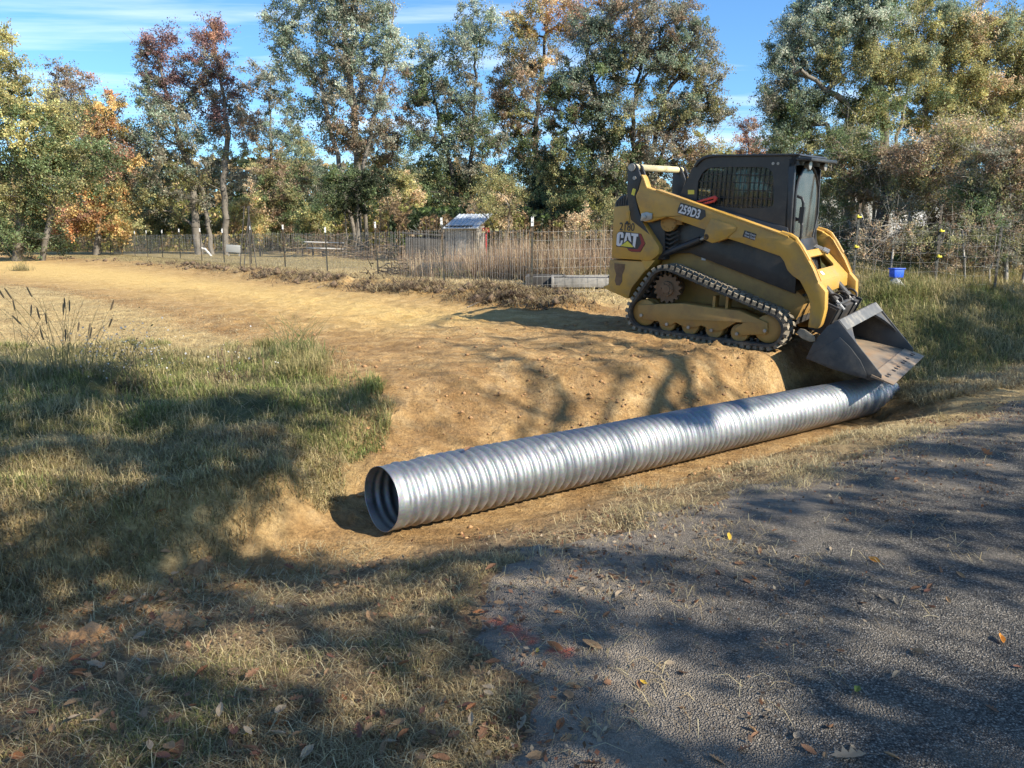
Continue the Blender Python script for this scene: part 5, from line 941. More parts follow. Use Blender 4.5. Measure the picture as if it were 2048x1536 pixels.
# ================================================================ grass, straw and reeds
M_GRASS = mat('grass_blade', (1, 1, 1), 0.6, var=0.15, scale=2, attr='tint', trans=0.30, spec=0.3)
def blades(x, y, h, w, lean, cols, seed, curl=0.5, z=None, flatn=None):
    """two-part bent blades standing on the ground at (x, y)"""
    g = np.random.default_rng(seed); n = len(x); z = ground(x, y) if z is None else z
    a = g.uniform(0, 2 * np.pi, n); d = np.stack([np.cos(a), np.sin(a), a * 0], 1); s_ = np.stack([-np.sin(a), np.cos(a), a * 0], 1)
    b0 = np.stack([x, y, z - 0.006], 1); h = h[:, None]; le = lean[:, None] if np.ndim(lean) else lean
    m_ = b0 + d * h * le * 0.42 + np.array([0, 0, 1]) * h * np.sqrt(np.clip(0.25 - (0.42 * le) ** 2 * 0.8, 0.004, 1)); t_ = b0 + d * h * le * (1.0 + 0 * curl) + np.array([0, 0, 1]) * h * np.clip(1 - le * (0.75 + 0.25 * curl), 0.03, 1)
    w = (w * g.uniform(0.7, 1.3, n))[:, None]
    V = np.stack([b0 - s_ * w, b0 + s_ * w, m_ + s_ * w * .8, m_ - s_ * w * .8, t_], 1).reshape(-1, 3); i = np.arange(n)[:, None] * 5
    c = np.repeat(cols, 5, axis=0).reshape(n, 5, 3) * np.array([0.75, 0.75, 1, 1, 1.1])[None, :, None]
    return V, np.concatenate([i, i + 1, i + 2, i + 3], 1), np.concatenate([i + 3, i + 2, i + 4], 1), c.reshape(-1, 3)
def grass_obj(name, label, sets, cat='grass'):
    Vs, Q, T, Cs, n = [], [], [], [], 0
    for V, q, t_, c in sets: Vs.append(V); Q.append(q + n); T.append(t_ + n); Cs.append(c); n += len(V)
    return tag(link(name, npmesh(name, np.concatenate(Vs), [np.concatenate(Q), np.concatenate(T)], np.concatenate(Cs)), M_GRASS), label, cat, kind='stuff')
def scatter(n, poly, seed, dens=None, near=True):
    g = np.random.default_rng(seed); P = np.array(poly); lo, hi = P.min(0), P.max(0); X, Y = [], []; tot = 0
    for _ in range(60):
        x = g.uniform(lo[0], hi[0], n); y = g.uniform(lo[1], hi[1], n)
        ok = (sd_poly(x, y, poly) + 0.5 * (vnoise(x * 2.3, y * 2.3, seed) - 0.5) + 0.25 * (vnoise(x * 9, y * 9, seed + 1) - .5)) > 0
        if near: ok &= g.uniform(0, 1, n) < np.clip((5.0 / np.clip(y, 1, 99)) ** 1.6, 0.02, 1)
        ok &= np.abs(x) < y * 0.72 + 1.2
        if dens is not None: ok &= g.uniform(0, 1, n) < dens(x, y)
        X.append(x[ok]); Y.append(y[ok]); tot += ok.sum()
        if tot > n: break
    return np.concatenate(X)[:n], np.concatenate(Y)[:n]
def pick(cols, n, seed, x=None, y=None, sc=1.5):
    g = np.random.default_rng(seed); cols = np.array(cols); k = g.integers(0, len(cols), n)
    if x is not None: k = np.clip((fbm(x * sc, y * sc, seed, 3) * 1.5 - 0.25 + g.normal(size=n) * 0.22) * len(cols), 0, len(cols) - 1).astype(int)
    return cols[k] * g.uniform(0.65, 1.35, (n, 1))
gG = [(0.46, 0.37, 0.19), (0.40, 0.32, 0.15), (0.30, 0.26, 0.105), (0.20, 0.20, 0.065), (0.20, 0.235, 0.065)]
gD = [(0.52, 0.42, 0.23), (0.44, 0.345, 0.18), (0.34, 0.25, 0.13), (0.57, 0.48, 0.28), (0.26, 0.19, 0.10)]
U = lambda g, a, b, n: g.uniform(a, b, n)
g = np.random.default_rng(300); sets = []
x, y = scatter(70000, GREEN_L, 301, lambda x, y: np.clip(2.6 * (fbm(x * 2.4, y * 2.4, 7, 4) - .33), .05, 1)); n = len(x); sets.append(blades(x, y, U(g, .035, .125, n) * (0.6 + 0.9 * fbm(x * 1.8, y * 1.8, 5, 3)), .0022, U(g, .15, .95, n), pick(gG, n, 302, x, y), 303))
# rough taller edge: lip of the cut, tuft beside the clay
lip = [(-0.93, 5.35), (-1.05, 6.2), (-1.5, 7.2), (-2.2, 8.5), (-2.9, 8.6), (-2.1, 7.1), (-1.5, 6.0), (-1.3, 5.3)]
x, y = scatter(6000, lip, 304, lambda x, y: np.clip(3 * (fbm(x * 2.6, y * 2.6, 8, 3) - .4), .02, 1), near=False); n = len(x); sets.append(blades(x, y, U(g, .08, .24, n), .0024, U(g, .2, 1.0, n), pick(gG[1:], n, 305, x, y), 306))
bank = [(-1.05, 5.2), (-1.18, 4.75), (-1.5, 4.2), (-1.9, 3.72), (-2.6, 3.25), (-3.6, 2.75), (-5.5, 2.4), (-5.8, 4.2), (-3.5, 4.8), (-2, 5.2), (-1.2, 5.45)]
x, y = scatter(64000, bank, 307, lambda x, y: np.clip(2.6 * (fbm(x * 2.4, y * 2.4, 9, 4) - .30), .38, 1), near=False); n = len(x); sets.append(blades(x, y, U(g, .04, .15, n), .0022, U(g, .3, 1.1, n), pick([gD[4], gD[1], gG[1], gD[2], gG[0], gG[2]], n, 308, x, y, 2.2), 309))
x, y = scatter(2600, GREEN_L + [], 320, near=True); n = len(x); sets.append(blades(x, y, U(g, .14, .34, n), .0017, U(g, .6, 1.2, n), pick(gD[:3] + gG[:2], n, 320), 320))
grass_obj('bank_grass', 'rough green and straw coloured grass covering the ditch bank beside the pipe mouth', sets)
sets = []
verge = [(-3.6, 2.4), (-2.4, 2.95), (-1.5, 3.2), (-1.0, 3.65), (-0.7, 3.9), (0.0, 3.8), (-0.05, 3.5), (-0.3, 3.1), (-0.02, 2.3), (0.05, 1.5), (-1.9, 1.5)]
def vden(x, y): return np.clip(2.6 * (fbm(x * 2.6, y * 2.6, 77, 4) - 0.36), 0.05, 1) * (1 - 0.85 * ss(0.35, 0.1, line_d(x, y, [(-2.2, 3.1), (-1.35, 3.5), (-0.9, 3.85)])))
x, y = scatter(52000, verge, 311, vden, near=False); n = len(x); sets.append(blades(x, y, U(g, .02, .085, n), .0013, U(g, .4, 1.2, n), pick([gG[3], gG[2], gD[4], gG[1], gD[2], gD[4], gG[0], gD[1]], n, 312, x, y, 1.8), 313))
x, y = scatter(11000, verge + [], 314, lambda x, y: 0.4 + 0 * x, near=False); n = len(x); sets.append(blades(x, y, U(g, .05, .18, n), .0013, U(g, 1.0, 1.25, n), pick(gD + [gD[4], (.2, .13, .07)], n, 315), 316))
ditch = [(-0.8, 4.1), (-1.0, 3.6), (-1.6, 3.05), (-2.4, 2.7), (-3.6, 2.2), (-3.9, 2.9), (-2.6, 3.6), (-1.95, 4.05), (-1.3, 4.3)]
x, y = scatter(5200, ditch, 318, near=False); n = len(x); sets.append(blades(x, y, U(g, .05, .2, n), .0014, U(g, .9, 1.25, n), pick(gD + [(.2, .14, .08), gG[2]], n, 319), 319))
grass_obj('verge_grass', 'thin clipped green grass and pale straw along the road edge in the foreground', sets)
sets = []
strip = [(-0.5, 4.1), (0.7, 5.1), (2.0, 6.05), (3.4, 7.0), (4.4, 7.75), (4.6, 7.55), (3.5, 6.3), (1.7, 4.8), (0.5, 3.9), (-0.1, 3.7)]
x, y = scatter(5000, strip, 321, lambda x, y: np.clip(2.2 * (fbm(x * 1.3, y * 1.3, 78, 4) - 0.42), 0.02, 1), near=False); n = len(x); sets.append(blades(x, y, U(g, .04, .15, n), .0016, U(g, .35, 1.2, n), pick([gD[0], gD[3], gD[1], gG[0], gG[1]], n, 322, x, y), 323))
x, y = scatter(7000, [(-0.3, 4.2), (3.6, 6.9), (8, 9.5), (6, 6), (2, 3.2), (0.2, 1.6), (-0.2, 2.3), (-0.3, 3.1), (0.2, 3.8)], 324, lambda x, y: np.clip(np.exp(-np.clip(sd_poly(x, y, ROAD), 0, 9) * 1.1) * 2.6 * (fbm(x * 2.5, y * 2.5, 79, 3) - 0.36), 0.004, 1), near=False); n = len(x); sets.append(blades(x, y, U(g, .04, .17, n), .0016, U(g, 1.05, 1.25, n), pick(gD, n, 325), 326))
grass_obj('dry_straw', 'dead straw stems strewn between the pipe and the road', sets, 'straw')
sets = []
x, y = scatter(42000, GREEN_R, 331, near=False, dens=lambda x, y: np.clip((9 / np.clip(y, 1, 99)) ** 2, .03, 1)); n = len(x); sets.append(blades(x, y, U(g, .10, .30, n), .0034, U(g, .25, 1.0, n), pick([gG[0], gG[1], gG[2], gG[3], gG[2], gG[4]], n, 332, x, y, 1.0), 333))
rim = [(4.35, 8.2), (4.9, 8.05), (6, 8.6), (9, 10.9), (9, 11.6), (5.8, 9.6), (4.6, 8.9)]
x, y = scatter(22000, rim, 334, near=False); n = len(x); sets.append(blades(x, y, U(g, .07, .24, n), .0028, U(g, .5, 1.2, n), pick(gD + gG[:2], n, 335, x, y), 336))
tall = [(5.4, 12.0), (6.2, 11.8), (8.2, 13.6), (11, 16.5), (9, 16), (6.4, 13.4)]
x, y = scatter(9000, tall, 337, near=False); n = len(x); sets.append(blades(x, y, U(g, .15, .42, n), .0032, U(g, .15, .8, n), pick([gD[1], gG[2], gG[1], gG[3], gG[3]], n, 338, x, y), 339))
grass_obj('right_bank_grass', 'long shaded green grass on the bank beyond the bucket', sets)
sets = []
fld = [(-1.4, 7.2), (-2.3, 8.8), (-3.8, 10.6), (-8, 15), (-15, 21), (-22, 22), (-14, 8), (-4.5, 7.8)]
x, y = scatter(30000, fld, 341, near=False, dens=lambda x, y: np.clip((9 / np.clip(y, 1, 99)) ** 1.6, .03, 1)); n = len(x); sets.append(blades(x, y, U(g, .02, .07, n), .0026, U(g, .7, 1.2, n), pick(gD + [gG[0]], n, 342, x, y), 343))
fld2 = [(0.9, 12.5), (-0.1, 13.2), (-2.5, 16), (-6.4, 21), (-13, 29), (-22, 40), (0, 46), (14, 40), (9, 20), (4.5, 12.5), (2.2, 12.3)]
x, y = scatter(46000, fld2, 344, near=False, dens=lambda x, y: np.clip((14 / np.clip(y, 1, 99)) ** 1.5, .04, 1)); n = len(x); sets.append(blades(x, y, U(g, .05, .18, n), .005, U(g, .5, 1.2, n), pick(gD + [gG[0], gG[1]], n, 345, x, y, .6), 346))
x, y = scatter(9000, DIRT, 347, near=True, dens=lambda x, y: np.clip(1.8 * (fbm(x * 1.4, y * 1.4, 80, 4) - 0.45), 0.01, 1)); n = len(x); sets.append(blades(x, y, U(g, .03, .12, n), .0018, U(g, .8, 1.25, n), pick(gD + [(0.10, .065, .035)], n, 348), 349))
grass_obj('mown_stubble', 'pale mown stubble and chaff over the open field', sets, 'stubble')
# torn sod and roots heaped along the far edge of the clearing
sets = []
b0 = np.array(BERM); g = np.random.default_rng(350); n = 26000; sg_ = g.choice(5, n, p=[.05, .12, .23, .33, .27]); u = g.uniform(0, 1, n); pp = b0[sg_] + (b0[sg_ + 1] - b0[sg_]) * u[:, None] + g.normal(size=(n, 2)) * 0.34
cl_ = fbm(pp[:, 0] * 1.2, pp[:, 1] * 1.2, 82, 3); k = g.uniform(0, 1, n) < np.clip(3 * (cl_ - 0.36), 0.1, 1); pp = pp[k]; n = len(pp)
sets.append(blades(pp[:, 0], pp[:, 1], U(g, .08, .30, n), .005, U(g, .85, 1.25, n), pick([(0.10, .065, .04), (.2, .14, .085), gD[1], gD[2], (.06, .04, .025)], n, 351, pp[:, 0], pp[:, 1], 2), 352, z=ground(pp[:, 0], pp[:, 1]) + g.uniform(0, .06, n)))
grass_obj('torn_sod', 'ragged brown torn sod and roots along the far side of the clay track', sets, 'sod')
# tall dead reeds behind the wire fence
sets = []
reed = [(-2.3, 19.5), (-0.6, 18.4), (0.6, 17.2), (1.6, 16.6), (3.4, 16.8), (5.5, 17.5), (6, 22), (1, 24), (-3.4, 24), (-3.0, 21)]
x, y = scatter(12000, reed, 361, near=False, dens=lambda x, y: np.clip(4 * (fbm(x * 1.1, y * 1.1, 83, 3) - .46), .03, 1)); n = len(x); g = np.random.default_rng(362)
sets.append(blades(x, y, U(g, .5, 1.75, n) * np.clip(0.78 + 0.08 * x, .6, 1.1) * (.6 + .8 * vnoise(x * .9, y * .9, 84)), .0048, U(g, .02, .62, n) ** 1.3 * 1.1, pick([(0.33, .225, .14), (.40, .29, .18), (.24, .155, .10), (.45, .35, .22)], n, 363, x, y), 364))
x, y = scatter(1500, reed, 365, near=False); n = len(x); sets.append(blades(x, y, U(g, .7, 1.7, n), .0050, U(g, .55, 1.05, n), pick([(.30, .20, .13), (.42, .32, .2), (.2, .13, .09)], n, 366), 367))
x, y = scatter(5000, reed, 368, near=False); n = len(x); sets.append(blades(x, y, U(g, .2, .6, n), .008, U(g, .2, .9, n), pick([gG[2], gG[3], gD[1], (.28, .19, .12)], n, 369, x, y), 370))
grass_obj('dead_reeds', 'tall pinkish tan dead reeds standing behind the wire fence', sets, 'reeds')
# ================================================================ fences and the things in the field
M_POST = mat('green_steel_post', (0.045, 0.045, 0.036), 0.7, var=0.3, scale=9, dirt=(0.20, 0.12, 0.06), dirt_amt=0.8); M_TIP = mat('white_post_tip', (0.70, 0.70, 0.68), 0.6)
M_WIRE = mat('galvanised_wire', (0.30, 0.29, 0.27), 0.5, 0.3, var=0.2); M_TIN = mat('tin_roof', (0.50, 0.53, 0.56), 0.4, 0.35, var=0.15, scale=2); M_WOODG = mat('weathered_boards', (0.25, 0.235, 0.21), 0.9, var=0.25, scale=3, bump=0.3, bscale=20)
M_WOODD = mat('dark_boards', (0.055, 0.05, 0.045), 0.9, var=0.3, scale=3); M_SIDE = mat('pale_siding', (0.30, 0.30, 0.285), 0.7, var=0.08, scale=2); M_BLUE = mat('blue_plastic', (0.02, 0.10, 0.62), 0.45, var=0.08)
M_INS = mat('yellow_insulator', (0.75, 0.62, 0.05), 0.5); M_TBL = mat('grey_plank', (0.55, 0.53, 0.50), 0.8, var=0.15, scale=4); M_STONE = mat('grey_siding', (0.36, 0.36, 0.35), 0.8, var=0.2, scale=3)
def tpost(root, x, y, z, h, lean=(0, 0), name='fence_post', tip=True):
    ox, oy, oz = root.location; b = MB(); p0 = Vector((x - ox, y - oy, z - oz - 0.1)); p1 = Vector((x - ox + lean[0], y - oy + lean[1], z - oz + h)); d = (p1 - p0)
    b.bar(p0, p1, 0.042, 0.008, upv=(0, 1, 0)); b.bar(p0 + Vector((0, 0.014, 0)), p1 + Vector((0, 0.014, 0)), 0.008, 0.032, upv=(0, 1, 0))
    for k in range(int(h / 0.08)): q = p0.lerp(p1, (k + 2) * 0.08 / h) if (k + 2) * 0.08 < h else p1; b.box(q - Vector((0, 0.008, 0)), (0.02, 0.008, 0.014))
    o = b.build(name, M_POST, root)
    if tip: b = MB(); b.bar(p1 - d.normalized() * 0.16, p1 + d.normalized() * 0.004, 0.046, 0.013, upv=(0, 1, 0)); b.bar(p1 - d.normalized() * 0.16 + Vector((0, .016, 0)), p1 + Vector((0, .016, 0.002)), 0.012, 0.036, upv=(0, 1, 0)); b.build('post_tip', M_TIP, o)
    return o
posts_px = [(1063, 582), (889, 562), (757, 548), (655, 540), (571, 533), (503, 528), (449, 525), (404, 521), (361, 518), (325, 516), (296, 514), (270, 512), (245, 510.5), (222, 509), (203, 507.5), (186, 506.6), (171, 505.8), (157, 505.2), (144, 504.6), (132, 504.2), (121, 503.8), (111, 503.4), (102, 503.1), (93, 502.8), (84, 502.6), (76, 502.4)]
pw = []
for i, (a, b) in enumerate(posts_px): q = at_z(a, b, 0.70 if b > 506 else 0.70); dd_ = min(q[1], 62); q = at_d(a, b, dd_); pw.append((q[0], dd_, GZ(q[0], dd_)))
x0 = pw[0]; ext = (x0[0] + 2.3 * 1.9, x0[1] - 0.6, GZ(x0[0] + 4.4, x0[1] - 0.6)); 
fence = empty('wire_fence', 'long welded wire fence on white tipped steel posts along the clay track', 'fence', (x0[0], x0[1], x0[2]))
gf = np.random.default_rng(41)
for i, (x, y, z) in enumerate(pw): tpost(fence, x, y, z, 1.40 + gf.normal() * 0.03, (gf.normal() * 0.04, gf.normal() * 0.03))
A, B, R = [], [], []
o3 = np.array(fence.location); line = [np.array((2.9, 14.6, GZ(2.9, 14.6)))] + [np.array(p) for p in pw]
for i in range(len(line) - 1):
    p, q = line[i], line[i + 1]; L_ = np.linalg.norm(q - p); far_ = p[1] > 30; k = max(3, int(L_ / (0.10 if not far_ else 0.2))); hh_ = 1.16
    for j in range(k):
        a = p + (q - p) * j / k; a[2] += 0.02; w_ = 0.05 * vnoise(np.array([a[0] * 1.3]), np.array([a[1]]), 4)[0]
        A.append(a + np.array([0, 0.03, 0])); B.append(a + np.array([gf.normal() * 0.012, 0.03 + gf.normal() * 0.012, hh_ - w_])); R.append(0.0028 if not far_ else 0.005)
    for zz in (0.03, 0.18, 0.33, 0.48, 0.64, 0.80, 0.97, 1.12): A.append(p + np.array([0, .03, zz])); B.append(q + np.array([0, .03, zz - 0.02])); R.append(0.0024 if not far_ else 0.004)
for j in range(16): A.append(line[2] + np.array([-0.6 + 0.06 * j, .03, 1.1])); B.append(line[2] + np.array([-0.75 + 0.09 * j, -0.12, 1.42 - 0.0035 * (j - 8) ** 2])); R.append(0.0026)
V, F = tubes_np(np.array(A) - o3, np.array(B) - o3, R, R, 3); link('wire_mesh', npmesh('wire_mesh', V, [F]), M_WIRE, fence)
# right hand wire fence with yellow insulators
rp = [(1702, 598, 1.36), (1868, 588, 1.42), (1988, 585, 1.1), (2110, 600, 1.2)]
rf = empty('wire_fence', 'sagging wire fence with yellow insulators in front of the twiggy thicket', 'fence', tuple(at_d(1868, 588, 13.4))); R3 = np.array(rf.location); rf.location.z = GZ(R3[0], R3[1]); R3 = np.array(rf.location)
tops = []
for i, (a, b, h) in enumerate(rp):
    q = at_d(a, b, 13.4); z = GZ(q[0], 13.4); o = tpost(rf, q[0], 13.4, z, h, ((0.03, -0.02, 0.0, 0)[i], 0), tip=False); tops.append((q[0], 13.4, z))
    if i < 2:
        for zz in ((1.12, 0.62) if i == 0 else (0.98, 0.55)): bb = MB(); bb.box((q[0] - R3[0] + 0.01, -0.035, z - R3[2] + zz), (0.075, 0.04, 0.03)); bb.box((q[0] - R3[0] - 0.02, -0.05, z - R3[2] + zz + 0.015), (0.022, 0.04, 0.04)); bb.build('insulator', M_INS, o, 0.006)
A, B, R = [], [], []
tl = [(5.0, 13.6, GZ(5, 13.6))] + tops
for i in range(len(tl) - 1):
    p, q = np.array(tl[i]), np.array(tl[i + 1])
    for zz in (0.15, 0.30, 0.46, 0.62, 0.80, 0.98, 1.12):
        for s0 in range(6):
            f = lambda u: p + (q - p) * u + np.array([0, -0.03, zz - 0.05 * 4 * u * (1 - u)]); A.append(f(s0 / 6)); B.append(f((s0 + 1) / 6)); R.append(0.0018)
    for j in range(int(np.linalg.norm(q - p) / 0.16)): a = p + (q - p) * j / (np.linalg.norm(q - p) / 0.16); A.append(a + np.array([0, -.03, .1])); B.append(a + np.array([0, -.03, 1.08])); R.append(0.0014)
V, F = tubes_np(np.array(A) - R3, np.array(B) - R3, R, R, 3); link('wire_mesh', npmesh('wire_mesh', V, [F]), M_WIRE, rf)
# picnic table: two pale planks on bent steel frames
px0 = at_d(652, 511, 45); tz = GZ(px0[0], 45)
t_ = empty('picnic_table', 'grey plank picnic table on black pipe legs behind the wire fence', 'table', (px0[0], 45, tz))
b = MB(); b.box((-0.1, 0.15, 0.76), (2.2, 0.70, 0.05), rot=Matrix.Rotation(0.03, 3, 'Y')); b.build('tabletop', M_TBL, t_)
for nm, y in (('bench', -0.62), ('bench', 0.92)): b = MB(); b.box((0.12 if y < 0 else -0.1, y, 0.42), (2.1, 0.26, 0.05), rot=Matrix.Rotation(0.03, 3, 'Y')); b.build(nm, M_TBL, t_)
for x in (-0.95, 0.85): b = MB(); b.tube([(x - .22, -0.62, 0), (x - .22, -0.62, .38), (x - .1, -.62, .42), (x + .3, -0.62, .42), (x + .34, -0.62, .36), (x + .34, -0.62, 0)], 0.03, 6); b.tube([(x, -0.6, .42), (x, -0.2, .74), (x, .5, .74), (x, .9, .42)], 0.03, 6); b.tube([(x, .92, .42), (x, .92, 0)], .03, 6); b.build('leg', M_WOODD, t_)
pq = at_d(653, 508, 44.5); b = MB(); b.box((pq[0], 44.3, GZ(pq[0], 44.3) + .14), (0.34, 0.3, 0.28)); b.box((pq[0], 44.3, GZ(pq[0], 44.3) + .29), (0.38, 0.34, 0.03)); tag(b.build('crate', M_WOODD, None, 0.01), 'small dark crate on the grass under the picnic table', 'crate')
# shed with tin roof
q = at_d(930, 500, 30); zz = GZ(q[0], 30)
sh_ = empty('shed', 'little pale walled shed with a sloping tin roof beyond the reeds', 'shed', (q[0], 30, zz), (0, 0, -0.3)); sh_.scale = (.88, .88, .92)
b = MB(); b.box((0, 0, 0.80), (1.25, 1.6, 1.6)); b.build('wall', mat('mottled_boards', (.20, .18, .155), .9, var=.5, scale=5, dirt=(.35, .32, .28), dirt_amt=.7), sh_)
b = MB(); b.box((0.15, 0, 1.78), (1.6, 2.1, 0.03), rot=Matrix.Rotation(0.30, 3, 'X'))
for k in range(9): b.box((-0.6 + k * 0.19, 0, 1.805), (0.03, 2.1, 0.03), rot=Matrix.Rotation(0.30, 3, 'X'))
b.build('roof', M_TIN, sh_); b = MB(); b.box((0.0, -0.82, 1.55), (1.26, 0.04, 0.10)); b.build('eave_board', M_WOODD, sh_); b = MB(); b.box((0.15, -0.815, 0.75), (0.5, 0.03, 1.2)); b.build('door', M_WOODG, sh_)
q = at_d(972, 470, 29); b = MB(); b.box((q[0], 29, zz + 1.30), (0.26, 0.2, 0.16)); b.box((q[0], 29, zz + 0.60), (0.06, 0.06, 1.2)); tag(b.build('birdhouse', M_RED, None, 0.01), 'red box on a post beside the tin roofed shed', 'box')
q = at_d(870, 470, 34); b = MB(); b.box((q[0], 34, GZ(q[0], 34) + .55), (2.4, 1.4, 1.0)); b.box((q[0], 34, GZ(q[0], 34) + 1.12), (2.6, 1.6, 0.08), rot=Matrix.Rotation(.06, 3, 'Y')); tag(b.build('coop', M_WOODD, None, 0.01), 'low dark roofed coop beyond the tin roofed shed', 'coop')
# raised garden beds
def bed(px, py, d, w, dpt, h, m, lab, rz=0.0):
    q = at_d(px, py, d); z = GZ(q[0], d); r = empty('garden_bed', lab, 'garden bed', (q[0], d, z), (0, 0, rz))
    for nm, c, s_ in (('side_board', (0, -dpt / 2, h / 2), (w, 0.05, h)), ('side_board', (0, dpt / 2, h / 2), (w, 0.05, h)), ('end_board', (-w / 2 - .026, 0, h / 2), (0.05, dpt + .05, h)), ('end_board', (w / 2 + .026, 0, h / 2), (0.05, dpt + .05, h))): b = MB(); b.box(c, s_); b.build(nm, m, r, 0.005)
    b = MB(); b.box((0, 0, h * .42), (w - .06, dpt - .06, h * .8)); b.build('soil', M_WOODD, r)
bed(1165, 552, 15.6, 1.15, 1.2, 0.18, M_WOODG, 'weathered grey board garden bed beside the rear bumper of the loader', -0.05)
bed(1092, 549, 16.2, 0.72, 1.2, 0.22, M_WOODD, 'black board garden bed end on to the grey one', -0.05)
bed(885, 535, 20.5, 1.0, 1.2, 0.34, M_WOODD, 'dark board garden bed behind the second nearest fence post', 0.08)
# pale panel and leaning pole at the trunks
q = at_d(466, 490, 44); r_ = empty('white_panel', 'white panel leaning against wire by the pale trunks', 'panel', (q[0], 44, GZ(q[0], 44))); b = MB(); b.box((0, 0, .42), (0.80, .06, .42), rot=Matrix.Rotation(.06, 3, 'Y')); b.build('board', M_SIDE, r_, .01)
for x in (-.3, .3): b = MB(); b.box((x, .06, .2), (.06, .05, .42)); b.build('stake', M_WOODG, r_)
q = at_d(411, 487, 44); z = GZ(q[0], 44); b = MB(); b.tube([(q[0] - .25, 44, z + .45), (q[0] - .05, 44, z + .42), (q[0] + .32, 44, z - .02)], [.07, .07, .05], 8); tag(b.build('pale_log', M_TBL, None), 'pale bent log propped at the foot of the forked trunks', 'log')
# tomato stakes near the left fence
for i, (a, b_, ax, bx, h) in enumerate([(482, 512, -0.02, .04, 2.0), (503, 510, 0, 0, 2.1), (513, 512, .06, -.16, 1.9)]): pass
# house behind the right thicket
q = at_d(1745, 500, 34); zz = GZ(q[0], 34)
hs = empty('house', 'pale house with a railed deck showing through the twiggy thicket', 'house', (q[0], 34, zz), (0, 0, 0.25))
def hb(nm, c, s_, m, par=hs, rot=None): b = MB(); b.box(c, s_, 0, rot); return b.build(nm, m, par, 0)
wl_ = hb('wall', (-1.4, 1.6, 1.6), (3.2, 3, 3.2), M_SIDE); hb('grey_wall', (2.6, 2.4, 2.0), (4.8, 3, 3.4), M_STONE)
hb('roof', (0.6, 1.8, 3.75), (8.6, 4.6, 0.14), M_WOODD, hs, Matrix.Rotation(0.12, 3, 'X')); wn = hb('window', (-1.2, 0.08, 1.9), (0.8, 0.06, 1.0), M_WOODD, hs); hb('frame', (-1.2, 0.05, 2.45), (0.95, 0.05, 0.08), M_WHT, wn); wn2 = hb('window', (2.2, 0.88, 2.3), (0.9, 0.06, 1.0), M_WOODD, hs); hb('frame', (2.2, .84, 2.85), (1.05, .05, .08), M_WHT, wn2)
hb('deck', (2.2, -0.2, 0.92), (4.4, 2.0, 0.14), M_WOODG); rl = hb('railing', (2.2, -1.14, 1.85), (4.4, 0.07, 0.07), M_WHT); b = MB()
for k in range(34): b.box((0.06 + k * 0.13, -1.14, 1.42), (0.035, 0.035, 0.8))
b.build('balusters', M_WHT, rl)
for x in (0.05, 2.2, 4.35): hb('deck_post', (x, -1.1, 0.42), (0.12, 0.12, 0.86), M_WOODD)
# trunks of the thicket edge
for a, b_, d, h, lab in ((1752, 560, 17, 1.6, 'short dark leaning trunk stub before the white house wall'), (1688, 560, 18.5, 1.3, 'short dark stump close to the loader cab')):
    q = at_d(a, b_, d); z = GZ(q[0], d); b = MB(); b.tube([(q[0] - .05, d, z - .1), (q[0], d, z + h * .5), (q[0] + .08, d, z + h)], [.17, .14, .13], 10); tag(b.build('tree_stump', M_BARKD, None, smooth=True), lab, 'stump')
# blue tote and pale rags by the fence
q = at_d(1792, 557, 12.9); z = GZ(q[0], 12.9) + .16; r_ = empty('blue_tub', 'bright blue plastic tub lying in the weeds under the insulated fence', 'tub', (q[0], 12.9, z), (0, 0, .2))
b = MB(); b.prism([(-.085, .02), (.085, .02), (.095, .16), (-.095, .16)], -.07, .07); b.build('body', M_BLUE, r_, .012); b = MB(); b.box((0, 0, .165), (.215, .165, .018)); b.build('rim', M_BLUE, r_, .005)
q = at_d(1785, 562, 12.95); b = MB(); gq = np.random.default_rng(8); V = []; nn = 9
for i in range(nn):
    for j in range(nn): V.append((q[0] + (i - 4) * .06, 12.92 + (j - 4) * .05, GZ(q[0], 12.92) - .04 + .18 * math.exp(-((i - 4) / 2.6) ** 2 - ((j - 3) / 3.2) ** 2) + .05 * vnoise(np.array([i * .7]), np.array([j * .7]), 3)[0] * (1 - abs(i - 4) / 5)))
b.add(V, [(i * nn + j, (i + 1) * nn + j, (i + 1) * nn + j + 1, i * nn + j + 1) for i in range(nn - 1) for j in range(nn - 1)]); tag(b.build('plastic_sheet', M_STONE, None, smooth=True), 'crumpled grey plastic sheet beside the blue tub', 'sheet')
# bamboo-like stakes: tripod in the field
q = at_d(500, 527, 23.5); r_ = empty('stake_tripod', 'tall thin dark stakes tied in a tripod before the long fence', 'stakes', (q[0] , 23.5, GZ(q[0], 23.5)))
for dx, tx in ((-0.32, -.1), (-.2, .05), (0, .02), (.2, .0)): b = MB(); b.tube([(dx, 0, 0), (tx, .1, 1.9)], .014, 5); b.build('stake', M_WOODD, r_)
